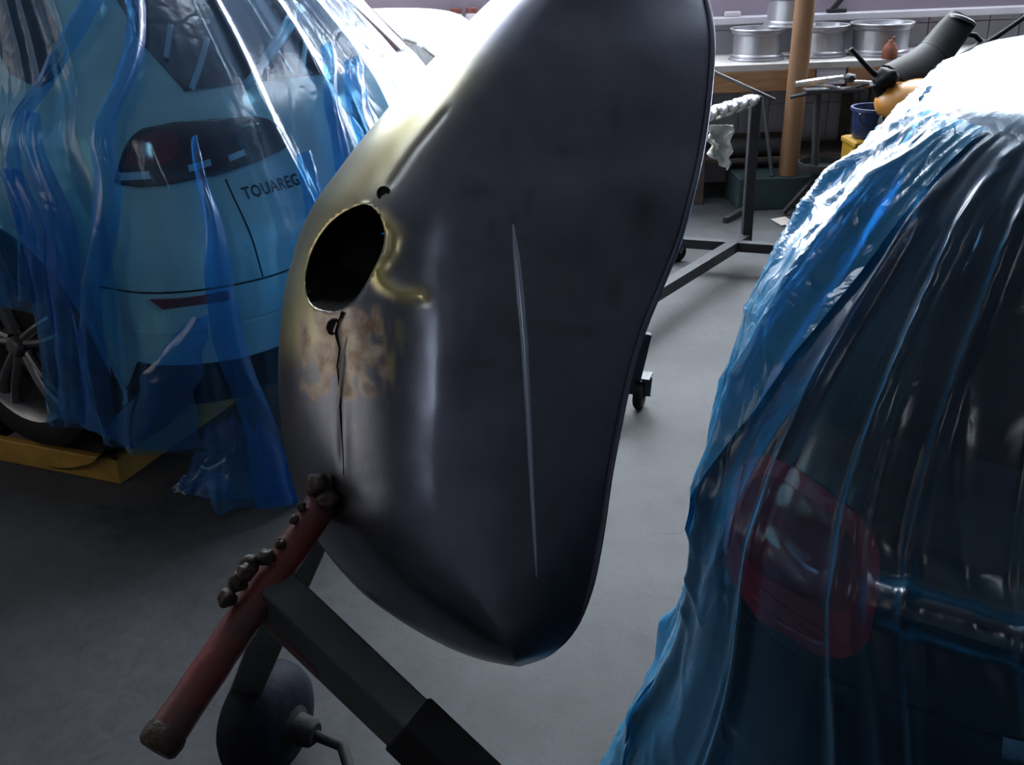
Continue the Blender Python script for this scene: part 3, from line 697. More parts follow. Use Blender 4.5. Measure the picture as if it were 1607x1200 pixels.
# the side hangs double: a second layer from the roof edge to the floor
rows = []; NZ, NU = 130, 90
for i in range(NZ+1):
    z = lerp(1.328, .012, i/NZ); ue = cr([(.035,), (.0,), (-.07,), (-.15,), (-.22,), (-.16,), (-.10,)], 6*i/NZ)[0]+.012*noise.noise(Vector((z*7, 2, 2))); row = []
    for k in range(NU+1):
        u = lerp(ue, lerp(-.42, -1.5, sstep(1.33, .95, z)), (k/NU)**1.3)
        e_ = .012+.016*ridge(u*2.4+z*1.5, z*.6, 21)**4*sstep(0, .12, ue-u)+.005*ridge(u*8+z*5, z*7-u*3, 31)**5
        row.append(F2.P(u, z, fold2(u, z)+.004+e_*min(1, .3+(ue-u)*8)*(.1+.9*sstep(1.32, 1.15, z))))
    rows.append(row)
MB().grid(rows).build('side_layer', 'blue_film_double', f2, local=True, angle=180)

# ------------------------------------------------------------------ white car beyond, windows masked
H3 = math.radians(172); O3 = (.06, 5.50, 0)
wc = thing('parked_car', 'small white car with masked side windows beyond the off-roader', 'car', O3, H3)
KZ = .905
WHITE = Slices([(.18, .14, 2.3, .56, .2, .05), (.26, .05, 2.4, .62, .24, .06), (.42, .0, 2.45, .645, .25, .08), (.60, .0, 2.45, .65, .26, .08), (.76, .04, 2.2, .645, .25, .08), (.84, .08, 1.95, .625, .24, .08), (1.0, .15, 1.8, .59, .22, .06),
                (1.14, .24, 1.65, .55, .2, .05), (1.20, .30, 1.55, .52, .2, .05), (1.235, .42, 1.4, .44, .2, .03), (1.255, .6, 1.2, .25, .15, .02), (1.26, .8, 1.1, .08, .06, 0)]); S = WHITE
car_body(S, [.18, .20, .23]+[round(.26+.02*i, 3) for i in range(49)]+[1.225, 1.23, 1.235, 1.24, 1.245, 1.25, 1.255, 1.258], [(.50, .26, .30), (1.95, .26, .30)]).build('body', 'white_paint', wc, local=True, angle=50)
for ax in (.50, 1.95):
    for sd in (1, -1):
        MB().lathe([(.31, 0), (.31, -.25), (0, -.25)], (ax, sd*.635, .26), (0, sd, 0), 30).build('wheel_well', 'black_plastic', wc, local=True)
        wheel(wc, (ax, sd*.645, .26), sd, .26, .17, .17)
for mir in (False, True):
    mw = patch(S, [(-1.2, .87), (-.22, .87), (-.04, .93), (-.01, 1.03), (-.08, 1.13), (-.22, 1.175), (-.5, 1.188), (-1.0, 1.185)], .008, 14, 40, .01, mir, smooth=1).build('masked_window', 'white_film', wc, local=True)
    top = [(-.015, 1.03), (-.08, 1.125), (-.14, 1.155), (-.22, 1.172), (-.5, 1.186), (-1.0, 1.183)]
    for (p, q) in zip(top, top[1:]):
        n = max(1, int(math.hypot(q[0]-p[0], q[1]-p[1])/.07))
        for k in range(n):
            A = (lerp(p[0], q[0], (k+.1)/n), lerp(p[1], q[1], (k+.1)/n)); B = (lerp(p[0], q[0], (k+.85)/n), lerp(p[1], q[1], (k+.85)/n))
            t = ribbon(S, A, B, .014, .016, 3)
            if mir: t.v = [Vector((v.x, -v.y, v.z)) for v in t.v]
            t.build('tape_piece', 'masking_tape', mw, local=True, solid=.001)
    cl = ribbon(S, (-.50, .87), (-.36, 1.18), .02, .016, 10)
    if mir: cl.v = [Vector((v.x, -v.y, v.z)) for v in cl.v]
    cl.build('window_pillar', 'white_paint', wc, local=True)

# ------------------------------------------------------------------ bare-metal fender
FL = [(985, -168), (900, -115), (770, 0), (682, 90), (600, 180), (532, 265), (482, 340), (452, 430), (439, 520), (437, 610), (446, 700), (464, 770), (497, 845), (560, 922), (630, 975), (700, 1014), (752, 1034), (792, 1043)]
FR = [(1048, -158), (1088, -60), (1112, 10), (1119, 70), (1114, 150), (1103, 230), (1088, 300), (1066, 380), (1038, 450), (1010, 520), (987, 600), (970, 680), (957, 750), (944, 840), (928, 920), (904, 985), (866, 1027), (815, 1046)]
FW = [1.31, 1.28, 1.245, 1.215, 1.19, 1.17, 1.15, 1.135, 1.12, 1.11, 1.10, 1.095, 1.09, 1.095, 1.105, 1.12, 1.14, 1.165]
FS = [.30, .29, .28, .28, .29, .31, .34, .38, .41, .43, .43, .42, .41, .41, .42, .44, .46, .5]
FB = [.12, .15, .18, .19, .20, .205, .21, .21, .21, .21, .205, .20, .19, .16, .13, .10, .07, .04]
def seg_d(px, py, pl):
    best = 1e9
    for (ax, ay), (bx, by) in zip(pl, pl[1:]):
        dx, dy = bx-ax, by-ay; t = max(0, min(1, ((px-ax)*dx+(py-ay)*dy)/(dx*dx+dy*dy))); best = min(best, math.hypot(px-ax-dx*t, py-ay-dy*t))
    return best
HOLE = [(573, 318), (588, 327), (598, 341), (605, 366), (600, 395), (584, 427), (564, 463), (538, 487), (513, 489), (488, 480), (477, 452), (480, 417), (493, 383), (513, 353), (537, 333), (560, 322)]
CRES = [(588, 425), (600, 445), (625, 460), (662, 464)]; LIPR = [(600, 345), (620, 365), (615, 395), (597, 420)]
SEAMT = [(700, 175), (650, 235), (612, 290)]
def fpx(th, t, right=0.):
    """front face of the fender: th > 0 rolls round the left crest, right in 0..1 runs over the flat side"""
    L, R = cr(FL, t), cr(FR, t); s0 = cr(FS, t); wb = cr(FW, t); B = cr(FB, t)
    if right <= 0: s = s0*(1-math.sin(th)); w = wb+B*(1-math.cos(th))
    else: s = s0+(1-s0)*right; w = wb+.105*right**1.5-.010*max(0, (right-.955)/.045)**2*0
    return L[0]+(R[0]-L[0])*s, L[1]+(R[1]-L[1])*s, w
def dent(x, y):
    d = -.0045*math.exp(-(seg_d(x, y, CRES)/9)**2)-.004*math.exp(-(seg_d(x, y, LIPR)/10)**2)
    d += .004*math.exp(-((x-618)**2+(y-415)**2)/600)+.0022*math.exp(-(seg_d(x, y, SEAMT)/6)**2)
    d += .004*math.exp(-((x-540)/9)**2)*sstep(470, 540, y)*sstep(780, 700, y)
    d += .0018*noise.noise(Vector((x*.012, y*.009, 3)))+.0002*noise.noise(Vector((x*.04, y*.03, 7)))
    return d
NT, NL, NR = 200, 78, 92; TMAX = 2.15
cols = [(TMAX*(1-k/NL), 0) for k in range(NL)]+[(0, (k/NR)) for k in range(NR+1)]
G = []
for i in range(NT+1):
    t = 17*i/NT; row = []
    for th, rt in cols:
        x, y, w_ = fpx(th, t, rt); row.append([x, y, w_+(dent(x, y) if th < 1.5 else 0), th])
    G.append(row)
def inpoly(x, y, P):
    c = False
    for (ax, ay), (bx, by) in zip(P, P[1:]+P[:1]):
        if (ay > y) != (by > y) and x < (bx-ax)*(y-ay)/(by-ay)+ax: c = not c
    return c
HP = chaikin(HOLE, 2)
nc = len(cols); ins = [[(G[i][k][3] < 1.45 and inpoly(G[i][k][0], G[i][k][1], HP)) for k in range(nc)] for i in range(NT+1)]
quads = []; touch = {}
for i in range(NT):
    for k in range(nc-1):
        q = ((i, k), (i, k+1), (i+1, k+1), (i+1, k)); n_in = sum(ins[a][b] for a, b in q)
        if n_in >= 3:
            for c in q: touch[c] = touch.get(c, 0)+1
            continue
        quads.append(q)
used = set(c for q in quads for c in q)
for c in used:
    if c in touch or ins[c[0]][c[1]]:
        g = G[c[0]][c[1]]; best = None
        for (ax, ay), (bx, by) in zip(HP, HP[1:]+HP[:1]):
            dx, dy = bx-ax, by-ay; L2 = dx*dx+dy*dy; tt = max(0, min(1, ((g[0]-ax)*dx+(g[1]-ay)*dy)/L2)) if L2 else 0
            qx, qy = ax+dx*tt, ay+dy*tt; d = (qx-g[0])**2+(qy-g[1])**2
            if best is None or d < best[0]: best = (d, qx, qy)
        # slide along the skin: the change of depth follows the local slope
        i, k = c; a_, b_ = G[i][max(0, k-1)], G[i][min(nc-1, k+1)]
        sl = (b_[2]-a_[2])/(b_[0]-a_[0]) if abs(b_[0]-a_[0]) > .5 else 0
        g[2] += max(-.03, min(.03, sl*(best[1]-g[0]))); g[0], g[1] = best[1], best[2]
fc = at_d(760, 560, 1.2)
fender = thing('car_fender', 'bare metal car fender with an oval lamp hole on the red stand', 'fender', (fc.x, fc.y, .8))
idx = {c: n for n, c in enumerate(sorted(used))}
mb = MB().add([at_d(G[i][k][0], G[i][k][1], G[i][k][2]) for i, k in sorted(used)], [tuple(idx[c] for c in q) for q in quads])
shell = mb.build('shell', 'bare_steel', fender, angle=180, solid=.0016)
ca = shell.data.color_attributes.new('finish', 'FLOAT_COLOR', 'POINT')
WARM_GLINT = [(700, 95), (610, 215), (530, 320), (470, 430), (455, 520)]; SMUDGE = [(760, 570, 20, 9), (963, 465, 14, 22), (772, 355, 8, 14), (885, 238, 16, 7), (965, 180, 9, 22), (720, 500, 10, 30), (1010, 330, 18, 40), (830, 318, 7, 20), (905, 520, 40, 8), (805, 350, 5, 14), (690, 520, 9, 26), (745, 300, 30, 14)]
for n, c in enumerate(sorted(used)):
    x, y, w_, th = G[c[0]][c[1]]
    nz = noise.noise(Vector((x*.02, y*.02, 1))); n2 = noise.noise(Vector((x*.06, y*.035, 5))); n3 = noise.noise(Vector((x*.09, y*.02, 8)))
    r = .75*math.exp(-(seg_d(x, y, WARM_GLINT)/(44+10*nz))**2)+.85*math.exp(-(seg_d(x, y, CRES)/13)**2)+.8*math.exp(-(seg_d(x, y, LIPR)/14)**2)  # painted warm glints along the crest, dent and hole lip
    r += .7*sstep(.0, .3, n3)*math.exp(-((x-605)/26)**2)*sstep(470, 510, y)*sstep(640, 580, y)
    g = sstep(-.25, .15, n2+.9-math.hypot((x-540)/62, (y-545)/72))*sstep(470, 490, y) if y < 680 else 0
    b = math.exp(-(math.hypot(x-530, y-772)/(30+10*n2))**4)*.95
    b = max(b, .55*math.exp(-(seg_d(x, y, SEAMT)/4)**2), .7*sstep(.1, .35, n2)*math.exp(-((x-560)/40)**2-((y-600)/25)**2))
    for sx, sy, rx, ry in SMUDGE: b = max(b, .26*math.exp(-((x-sx)/rx)**2-((y-sy)/ry)**2))
    for sx, sy in ((655, 920), (720, 915), (862, 800), (598, 690), (722, 960)): r = max(r, .0)
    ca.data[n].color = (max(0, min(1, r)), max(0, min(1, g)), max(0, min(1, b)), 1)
def on_f(x, y, lift=.0):
    """a point on the fender's front skin"""
    best = min(((gg[0]-x)**2+(gg[1]-y)**2, gg[2]) for row in G[::2] for gg in row if gg[3] < 1.5)
    return at_d(x, y, best[1]-lift)
# lamp bucket behind the oval hole
ring = [on_f(x, y, -.002) for x, y in HP]; hc = sum(ring, Vector())/len(ring); nrm = (Vector((.25, 1, -.1))).normalized()
rows = [ring]+[[hc+(p-hc)*k+nrm*d+(-(p-hc).dot(nrm)*nrm*k*min(1, d*12)) for p in ring] for k, d in ((1.0, .03), (.96, .07), (.8, .11), (.4, .125), (.02, .13))]
rows = [r+[r[0]] for r in rows]
MB().grid(rows).build('lamp_bucket', 'rubber', fender, weld=True)
bead = [(805, 352), (810, 400), (817, 470), (823, 540), (827, 620), (831, 700), (835, 780), (839, 850), (842, 905)]
MB().tube([on_f(x, y, .0005) for x, y in bead], [.0012, .0042, .005, .005, .0046, .004, .0034, .0026, .0008], 10).build('crease_bead', 'painted_line_sheen', fender)
MB().tube([at_d(G[i][-1][0]-1, G[i][-1][1], G[i][-1][2]-.002) for i in range(0, NT-15, 2)], [.0042*min(1, (NT-15-i)/24+.15) for i in range(0, NT-15, 2)], 8).build('rolled_edge', 'bare_steel', fender)
low = [at_d(G[i][44][0], G[i][44][1], G[i][44][2]) for i in range(0, 1)]
crack = [(538, 489), (531, 505), (527, 522), (533, 548), (529, 575), (533, 610), (534, 650), (538, 700), (539, 745)]
MB().tube([on_f(x, y, .0004) for x, y in crack], [.0022, .001, .0022, .0010, .0010, .0009, .0009, .0008, .0005], 6).build('split_seam', 'black_plastic', fender)
MB().tube([on_f(x, y, .001) for x, y in ((545, 528), (540, 550), (537, 575), (534, 605), (531, 640))], [.001, .002, .0026, .002, .001], 6).build('weld_bead', 'chrome', fender)
p = on_f(602, 303); nn = (CAMP-p).normalized(); nn = (nn+Vector((-.5, 0, .3))).normalized()
MB().lathe([(0, .0012), (.0055, .0012), (.0062, .0022), (.0085, .0022), (.0095, 0)], p, nn, 20).build('bolt_hole', 'black_plastic', fender)
p = on_f(525, 513)
MB().lathe([(0, .0015), (.006, .0015), (.009, .003), (.0115, .001)], p, nn, 9).build('torn_hole', 'black_plastic', fender)

# ------------------------------------------------------------------ stand that holds it
a1, a2 = at_d(247, 1172, 1.0), at_d(517, 772, 1.185)
stand = thing('fender_stand', 'rusty red tube stand with a dark arm holding the fender', 'stand', (-.30, .95, 0))
dr = (a2-a1).normalized(); n = 24
rt = MB().tube([a1+dr*((a2-a1).length*i/n)+Vector((noise.noise(Vector((i, 0, 0))), noise.noise(Vector((i, 5, 0))), 0))*.0012 for i in range(n+1)], [.0205+.0012*noise.noise(Vector((i*.7, 2, 0))) for i in range(n+1)], 20).build('holder_tube', 'red_tube_paint', stand)
MB().lathe([(.0, -.004), (.018, -.004), (.022, .0), (.0235, .012), (.0215, .02)], a1, dr, 18).build('tube_end', 'burnt_steel', rt)
def lump(c, r, seed, parent, name, m, sc=(1, 1, 1)):
    bm = bmesh.new(); bmesh.ops.create_icosphere(bm, subdivisions=3, radius=1)
    for v in bm.verts:
        d = 1+.28*noise.noise(v.co*1.6+Vector((seed, 0, 0)))+.08*noise.noise(v.co*5+Vector((0, seed, 0))); v.co = Vector((v.co.x*sc[0], v.co.y*sc[1], v.co.z*sc[2]))*r*d
    bm.verts.index_update(); o = MB().add([Vector(c)+v.co for v in bm.verts], [[v.index for v in f.verts] for f in bm.faces]).build(name, m, parent, angle=180); bm.free(); return o
for k, (x, y, d, r) in enumerate([(393, 885, 1.085, .014), (372, 912, 1.075, .014), (357, 938, 1.065, .013), (418, 874, 1.09, .012), (385, 898, 1.068, .012), (440, 853, 1.105, .008), (462, 815, 1.125, .007), (473, 795, 1.14, .007)]):
    lump(at_d(x, y, d+.006), r*.85, k*3.1, rt, 'weld_lump', 'burnt_steel')
for k, (x, y, d, r) in enumerate([(500, 762, 1.165, .016), (525, 757, 1.175, .017), (540, 778, 1.175, .013), (515, 785, 1.155, .013)]):
    lump(at_d(x, y, d), r, 20+k*2.7, rt, 'weld_lump', 'burnt_steel')
b1, b2 = at_d(420, 925, 1.115), at_d(735, 1225, 1.08)
arm = MB().bar(b1, b2, .050, .05, .004).build('arm', 'grey_steel', stand, smooth=False)
mid = b1+(b2-b1)*.70; MB().bar(mid, b2+(b2-b1).normalized()*.03, .056, .056, .004).build('arm_sleeve', 'black_plastic', stand, smooth=False)
MB().bar(b1-(b2-b1).normalized()*.004+Vector((-.012, -.02, -.012)), b1+(b2-b1)*.32+Vector((-.013, -.02, -.016)), .006, .006, .001).build('red_paint_edge', 'red_tube_paint', arm, smooth=False)
MB().bar(b2, (b2.x, b2.y, .05), .06, .06, .004).build('post', 'dark_steel', stand, smooth=False)
MB().box((b2.x-.05, b2.y, .025), (.30, .26, .05), bev=.006).build('base', 'dark_steel', stand, smooth=False)
# grey leg down to a rubber wheel
wc_ = at_z(420, 1128, .125); axw = Vector((.92, -.38, -.02)).normalized()
l1 = wc_-axw*.075+Vector((.0, .0, .0)); l2 = at_d(484, 845, 1.50); l3 = l2+(l2-l1)*.35
MB().bar(l1, l3, .062, .03, .003, up=(0, 1, 0)).build('leg', 'grey_steel', stand, smooth=False)
MB().tube([l3, a2+Vector((.03, .12, .0)), a2], .014, 10).build('leg_link', 'dark_steel', stand)
whl = MB().lathe([(.03, -.05), (.075, -.048), (.105, -.05), (.120, -.034), (.125, 0), (.121, .022), (.108, .044), (.088, .058), (.06, .066), (.03, .068)], wc_, axw, 44).build('wheel', 'blue_black_rubber', stand)
MB().lathe([(0, .118), (.022, .118), (.030, .110), (.034, .075), (.046, .068), (.05, .05)], wc_, axw, 24).build('hub', 'rubber', whl)
MB().tube([wc_+axw*.08, wc_+axw*.18+Vector((0, 0, -.012)), b2*.0+Vector((b2.x-.05, b2.y, .06))], .012, 10).build('axle', 'rubber', stand)

# ------------------------------------------------------------------ bench under the window
BY = 5.98; BZ = .852
bench = thing('work_bench', 'long wooden workbench with a pale top against the tiled wall', 'bench', (2.3, BY+.3, 0))
MB().box((2.3, BY+.30, BZ-.02), (2.9, .59, .04), bev=.004).build('top', 'bench_top', bench, smooth=False)
for (xa, xb) in ((.86, 1.90), (2.10, 3.74)):
    MB().box(((xa+xb)/2, BY+.02, BZ-.10), (xb-xa, .035, .12), bev=.004).build('front_board', 'bench_wood', bench, smooth=False)
for x in (.92, 1.24, 2.3, 3.0, 3.7):
    for y in (BY+.07, BY+.54): MB().box((x, y, (BZ-.04)/2), (.06, .06, BZ-.04), bev=.004).build('leg', 'dark_brown', bench, smooth=False)
MB().box((2.3, BY+.32, .26), (2.8, .46, .03), bev=.004).build('shelf', 'dark_brown', bench, smooth=False)
MB().box((2.0, BY+.03, BZ-.085), (.18, .03, .10), bev=.004).build('drawer_front', 'sill_paint', bench, smooth=False)
# bare wheel rims
def rim(px, py, y, z, r, h, label, spin):
    c = at_y(px, py, y); t = thing('wheel_rim', label, 'wheel rim', (c.x, y, z), 0, 'bare silver wheel rims on the bench')
    C = Vector((c.x, y, z))
    MB().lathe([(r-.016, .003), (r-.003, 0), (r, .004), (r-.002, .010), (r-.010, .013), (r-.012, .026), (r-.022, .031), (r-.026, .036), (r-.026, h-.040), (r-.020, h-.034), (r-.012, h-.029), (r-.010, h-.015), (r-.002, h-.011), (r, h-.004), (r-.003, h), (r-.016, h-.003), (r-.024, h-.03), (r-.036, h-.05), (r-.036, .04)], C, (0, 0, 1), 44, closed=True).build('barrel', 'bright_alloy', t, angle=25)
    disc = MB().lathe([(.0, h-.035), (.03, h-.032), (.045, h-.045), (.06, h-.05)], C, (0, 0, 1), 24).build('hub', 'bright_alloy', t)
    for k in range(6):
        a = spin+k*math.pi/3; d = Vector((math.cos(a), math.sin(a), 0))
        MB().bar(C+d*.04+Vector((0, 0, h-.046)), C+d*(r-.034)+Vector((0, 0, h-.036)), .034, .014, .003).build('spoke', 'bright_alloy', t, smooth=False)
    return t
rim(1187, 90, 6.25, BZ, .172, .185, 'silver wheel rim lying at the end of the bench beside the fender', .3)
rim(1285, 85, 6.30, BZ, .172, .185, 'silver wheel rim partly behind the tan tube on the bench', .8)
rim(1379, 84, 6.26, BZ, .192, .19, 'widest silver wheel rim, right of the tan tube on the bench', .1)
rim(1237, 50, 6.26, BZ+.187, .160, .19, 'silver wheel rim stacked on top of two other rims', .5)
# small things on the bench and on the sill
c = at_y(1392, 88, 6.06); can = thing('oil_can', 'rust red conical can standing on the bench before the widest rim', 'can', (c.x, 6.025, BZ))
MB().lathe([(0, 0), (.046, 0), (.048, .01), (.046, .045), (.035, .075), (.018, .095), (.016, .105), (0, .107)], (c.x, 6.025, BZ), (0, 0, 1), 22).build('body', 'rust_red', can)
MB().tube([(c.x+.01, 6.025, BZ+.10), (c.x+.015, 6.02, BZ+.125)], [.010, .006], 10).build('spout', 'rust_red', can)
for k, (px, hh, rr) in enumerate(((672, .085, .040), (693, .10, .042), (716, .115, .042), (741, .115, .042))):
    c = at_y(px, 33, 6.53); z0 = 1.083
    lb = ['shortest jar with dark lid, leftmost on the window sill', 'glass jar with orange-brown lid, second from left on the window sill', 'glass jar with dark red lid, third from left on the window sill', 'glass jar with dark lid on the window sill touching the fender edge'][k]
    j = thing('jar', lb, 'jar', (c.x, 6.53, z0), 0, 'jars on the window sill')
    MB().lathe([(0, 0), (rr*.9, 0), (rr, .008), (rr, hh*.62), (rr*.75, hh*.74), (0, hh*.74)], (c.x, 6.53, z0), (0, 0, 1), 18).build('glass', 'jar_glass', j)
    MB().lathe([(0, hh), (rr*.8, hh), (rr*.86, hh*.97), (rr*.86, hh*.72), (0, hh*.72)], (c.x, 6.53, z0), (0, 0, 1), 18).build('lid', 'jar_lid', j)
c = at_y(1318, 20, 6.52)
mb = MB().box((c.x-.02, 6.53, 1.095), (.12, .05, .024), bev=.004).bar((c.x-.05, 6.53, 1.10), (c.x+.05, 6.53, 1.22), .03, .03, .003)
tag(mb.build('clamp', 'dark_steel', smooth=False), 'dark metal clamp leaning on the window sill above the rims', 'clamp')
c = at_y(1150, 24, 6.52); tag(MB().box((c.x, 6.53, 1.099), (.10, .05, .032), bev=.006).build('soap_box', 'sill_paint', smooth=False), 'small pale box on the sill beside the fender', 'box')

# tan cardboard tube standing on a low box
bx = at_y(1225, 285, 5.95)
tag(MB().box((bx.x-.06, 6.02, .10), (.46, .38, .20), bev=.008).build('low_crate', 'teal_plank', smooth=False), 'low dark teal crate on the floor under the bench', 'crate')
tb, tt = at_y(1237, 268, 5.89), at_y(1264, 0, 5.89); tt = tb+(tt-tb)*1.25; tb.z = .203
tube = thing('cardboard_tube', 'tall tan tube standing before the bench and rims', 'tube', tb)
MB().tube([tb, tb+(tt-tb)*.5, tt], .058, 24).build('tube_wall', 'tan_tube', tube)
MB().tube([tt, tt+(tt-tb).normalized()*.006], [.052, .05], 24).build('end_plug', 'bench_wood', tube)
# clutter on the bench shelf
for k, (px, py, ln, r, ang, lb, m) in enumerate([(1185, 235, .42, .055, .15, 'dark rolled mat lying under the left end of the bench', 'dark_cloth'), (1190, 215, .5, .05, -.1, 'dark brown rolled sheet under the bench behind the mat', 'dark_brown'), (1392, 220, .2, .05, .1, 'short dark roll under the bench near the blue tub', 'dark_cloth')]):
    c = at_y(px, py, 6.12+.24*(k % 2)); c.z = .277+r+(.0 if k != 1 else 0); d = Vector((math.cos(ang), math.sin(ang)*.3, 0))
    mb = MB().tube([c-d*ln/2+(d*ln*i/10) for i in range(11)], [r*(1+.06*noise.noise(Vector((i, k, 0)))) for i in range(11)], 16)
    tag(mb.build('rolled_mat', m), lb, 'roll', 'rolls under the bench')

# ------------------------------------------------------------------ steel trolley frame beyond the fender
p0 = at_z(1171, 374, .13); xl_, xr_ = at_z(1072, 380, .13), at_z(1264, 393, .13); nearp = at_z(1035, 457, .13); ca_ = at_z(1003, 640, 0)
tr = thing('steel_trolley', 'black steel trolley frame on castors between the cars', 'trolley', (p0.x, p0.y, 0))
fx = xr_-xl_
MB().bar(xl_, xr_+fx*.5, .05, .05).build('cross_beam', 'dark_steel', tr, smooth=False)
q1 = p0+(nearp-p0)*2.05; MB().bar(p0, q1, .055, .055).build('long_beam', 'dark_steel', tr, smooth=False)
e1 = Vector((ca_.x-.02, ca_.y, .135)); MB().bar(e1, e1+(q1-e1)*1.25, .05, .05).build('cross_beam', 'dark_steel', tr, smooth=False)
top = at_y(1186, 150, p0.y); MB().bar((p0.x, p0.y, .10), (top.x, top.y, top.z), .05, .05).build('upright', 'dark_steel', tr, smooth=False)
def castor(c, r, yaw):
    c = Vector((c.x, c.y, 0)); d = Vector((math.cos(yaw), math.sin(yaw), 0)); s_ = Vector((-d.y, d.x, 0))
    w_ = MB().lathe([(.012, -.016), (r-.008, -.016), (r, -.009), (r, .009), (r-.008, .016), (.012, .016)], c+Vector((0, 0, r)), s_, 22).build('castor_wheel', 'rubber', tr)
    f_ = MB()
    for k in (-1, 1): f_.bar(c+s_*.022*k+Vector((0, 0, r)), c+s_*.022*k+d*.03+Vector((0, 0, 2*r+.012)), .006, .036, .001, up=s_)
    f_.box(c+d*.03+Vector((0, 0, 2*r+.014)), (.07, .07, .008), yaw); f_.build('castor_fork', 'grey_steel', tr, smooth=False)
castor(ca_, .052, 1.2); castor(at_z(1062, 410, 0), .052, .4); castor(xr_+fx*.45, .052, .3)
MB().bar((e1.x, e1.y, .12), at_y(1013, 522, ca_.y), .045, .03).build('end_plate', 'dark_steel', tr, smooth=False)
tA, tB = at_y(1186, 156, p0.y-.02), at_y(1098, 184, p0.y-.42); tB2 = tA+(tB-tA)*1.4
bar_ = MB().tube([tA, tB2], .024, 16).build('top_bar', 'grey_steel', tr)
for k in range(7):
    a_ = tA+(tB2-tA)*(.04+k*.13); b_ = tA+(tB2-tA)*(.04+k*.13+.11)
    MB().tube([a_, a_+(b_-a_)*.15, a_+(b_-a_)*.85, b_], [.024, .033, .034, .025], 14).build('foil_wrap', 'chrome', bar_)
MB().tube([at_y(1105, 106, p0.y-.2), at_y(1215, 156, p0.y+.08)], .008, 8).build('cross_rod', 'grey_steel', tr)
def cloth(name, m, corners, n, amp, seed, label, cat):
    """small hanging cloth between four corners"""
    A, B, C, D = [Vector(c) for c in corners]; rows = []
    for i in range(n+1):
        r = []
        for k in range(n+1):
            s_, t_ = k/n, i/n; p_ = (A*(1-s_)+B*s_)*(1-t_)+(D*(1-s_)+C*s_)*t_
            p_ = p_+Vector((.3, -1, .2))*amp*(ridge(s_*3.5, t_*1.2, seed)**3-.3)+Vector((1, 0, 0))*amp*noise.noise(Vector((s_*3, t_*4, seed))); r.append(p_)
        rows.append(r)
    return tag(MB().grid(rows).build(name, m, angle=180, solid=.002), label, cat)
yR = tA.y-.30
cloth('rag', 'rag_cloth', [at_y(1108, 196, yR), at_y(1148, 196, yR-.02), at_y(1140, 268, yR), at_y(1112, 240, yR)], 16, .05, 2.2, 'crumpled off-white rag hanging from the foil-wrapped trolley bar', 'rag')
r0 = at_y(1197, 150, 5.945); r1 = at_y(1212, 272, 5.86); r1.z = .206
tag(MB().tube([r0, r1], .013, 10).build('steel_rod', 'grey_steel'), 'thin grey rod leaning on the bench front beside the trolley upright', 'rod')
g0, g1 = at_z(1138, 345, .02), at_z(1176, 325, .02)
tag(MB().bar(g0, g1, .035, .035).build('angle_iron', 'dark_steel', smooth=False), 'dark steel bar lying on the floor behind the trolley upright', 'bar')
c = at_z(1224, 350, .004); cc = [at_z(x, y, z) for x, y, z in ((1209, 344, .004), (1232, 340, .012), (1248, 351, .022), (1226, 354, .004))]
tag(MB().prism(cc, (0, 0, .002)).build('card_sheet', 'card', smooth=False), 'small curled sheet of card lying on the floor', 'card')
# clamp stand with tray
sb = at_z(1273, 336, 0); st = thing('clamp_stand', 'dark tool stand with chrome clamp arms and a round tray', 'stand', (sb.x, sb.y, 0))
tp = at_y(1283, 140, sb.y); MB().tube([(sb.x, sb.y, .18), (tp.x, tp.y, tp.z)], .022, 12).build('post', 'dark_steel', st)
for k in range(3):
    a_ = 1.05+k*2.09; MB().bar((sb.x, sb.y, .22), (sb.x+.17*math.cos(a_), sb.y+.17*math.sin(a_), .015), .035, .025).build('leg', 'dark_steel', st, smooth=False)
ty = at_y(1292, 266, sb.y); MB().lathe([(0, 0), (.145, 0), (.15, .006), (.15, .05), (.143, .05), (.141, .010), (0, .008)], (ty.x, ty.y, ty.z), (0, 0, 1), 28).build('tray', 'dark_steel', st)
for (xa, ya, xb, yb_, r, m) in ((1248, 132, 1322, 122, .018, 'chrome'), (1266, 128, 1328, 141, .010, 'chrome'), (1328, 141, 1372, 128, .010, 'grey_steel'), (1240, 153, 1298, 140, .010, 'grey_steel'), (1340, 128, 1376, 130, .010, 'chrome')):
    MB().tube([at_y(xa, ya, sb.y-.02), at_y((xa+xb)/2, (ya+yb_)/2, sb.y-.03), at_y(xb, yb_, sb.y)], [r, r*1.1, r*.9], 10).build('clamp_arm', m, st)
MB().bar(at_y(1262, 143, sb.y), at_y(1352, 140, sb.y), .10, .022).build('jaw_plate', 'dark_steel', st, smooth=False)
lump(at_y(1334, 122, sb.y), .03, 4.4, st, 'clamp_head', 'dark_steel', (1.2, 1, .8))
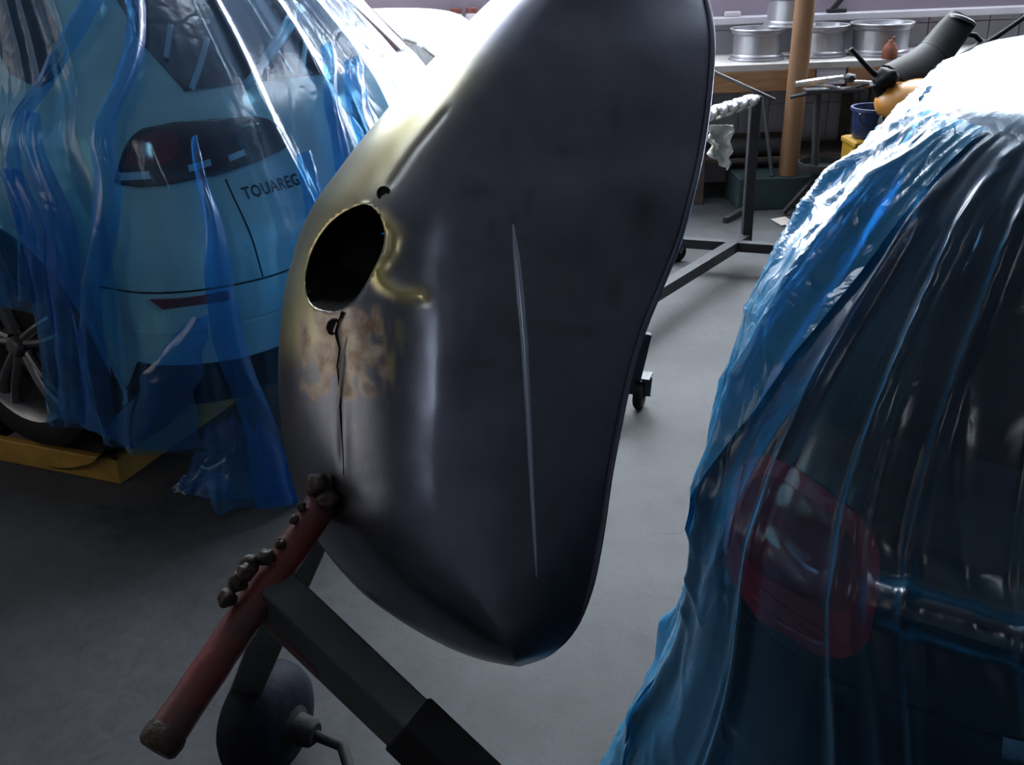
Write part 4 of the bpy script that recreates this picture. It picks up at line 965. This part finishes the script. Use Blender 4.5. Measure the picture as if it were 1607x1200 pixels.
# machine with the orange cowl
my = 4.95; mc = at_y(1425, 165, my); gm = thing('garden_machine', 'dark machine with orange cowl and raised black chute behind the blue film', 'machine', (mc.x+.1, my, 0))
bm = bmesh.new(); bmesh.ops.create_uvsphere(bm, u_segments=28, v_segments=16, radius=1)
for v in bm.verts:
    k = 1+.12*v.co.x; v.co = Vector((v.co.x*.21, v.co.y*.17*k, (v.co.z if v.co.z > -.55 else -.55)*.135*k))
bm.verts.index_update(); Rm = Matrix.Rotation(.16, 3, 'Y')
MB().add([mc+Vector((.04, 0, -.005))+Rm @ v.co for v in bm.verts], [[v.index for v in f.verts] for f in bm.faces]).build('cowl', 'orange_plastic', gm, angle=50); bm.free()
MB().box((mc.x+.10, my+.05, .38), (.34, .34, .60), bev=.03).build('engine_block', 'dark_steel', gm)
for k in (-1, 1):
    cw = Vector((mc.x+.12+.22*k, my+.05, .14)); MB().lathe([(0, -.03), (.10, -.035), (.135, -.03), (.14, 0), (.135, .03), (.10, .035), (0, .03)], cw, (1, 0, 0), 26).build('wheel', 'rubber', gm)
ch = [at_y(1400, 128, my+.05), at_y(1440, 108, my+.12), at_y(1468, 82, my+.2), at_y(1492, 52, my+.25), at_y(1510, 30, my+.27)]
MB().tube(ch[:3], [.10, .10, .085], 14, flat=.7).build('chute', 'black_plastic', gm)
MB().tube([ch[2]+(ch[1]-ch[2])*.2]+ch[2:], [.09, .09, .085, .075], 14, flat=.7).build('chute', 'black_plastic', gm)
e_ = (ch[4]-ch[3]).normalized(); MB().lathe([(0, .002), (.068, .002), (.076, -.004), (.076, -.02)], ch[4], (e_+Vector((0, 0, .7))).normalized(), 18).build('chute_cap', 'grey_steel', gm)
lump(at_y(1390, 122, my-.02), .055, 1.7, gm, 'motor', 'black_plastic', (1.1, 1, .9))
MB().tube([at_y(1335, 76, my-.05), at_y(1362, 106, my-.03), at_y(1388, 132, my)], [.010, .013, .016], 10).build('lever', 'black_plastic', gm)
MB().tube([at_y(1375, 128, my), at_y(1392, 165, my+.02), at_y(1400, 215, my+.05), at_y(1405, 280, my+.05)], [.035, .03, .035, .04], 12).build('column', 'black_plastic', gm)
hk = at_y(1545, 70, my+.3); MB().tube([ch[3]+Vector((.02, .02, 0)), at_y(1530, 55, my+.28), hk, at_y(1575, 50, my+.25), at_y(1640, 5, my+.2)], [.012, .014, .018, .012, .011], 10).build('handle_bar', 'black_plastic', gm)
MB().tube([hk, at_y(1500, 100, my+.2), at_y(1450, 140, my+.15)], [.03, .035, .04], 12).build('handle_mount', 'black_plastic', gm)
# blue tub on yellow crate
bc = at_y(1372, 215, 5.30); yc_ = at_y(1362, 240, 5.3)
cr_ = thing('yellow_crate', 'yellow plastic crate under the blue tub', 'crate', (bc.x, 5.32, 0)); zt = bc.z-.005
MB().box((bc.x-.02, 5.32, zt/2), (.22, .22, zt), bev=.01).build('body', 'yellow_plastic', cr_, smooth=False)
MB().box((bc.x-.02, 5.32, zt-.02), (.235, .235, .03), bev=.008).build('rim', 'yellow_plastic', cr_, smooth=False)
tub = thing('blue_tub', 'dark blue plastic tub stacked on the yellow crate', 'tub', (bc.x, 5.32, zt))
MB().lathe([(0, .002), (.105, .002), (.112, .01), (.125, .15), (.135, .15), (.135, .165), (.12, .165), (.108, .02), (0, .015)], (bc.x, 5.32, zt), (0, 0, 1), 26).build('body', 'blue_plastic', tub)
MB().tube([Vector((bc.x+.128*math.cos(a_), 5.32+.128*math.sin(a_)*.2-.11, zt+.15-.09*math.sin(a_))) for a_ in [math.pi*i/12 for i in range(13)]], .004, 6).build('handle', 'grey_steel', tub)
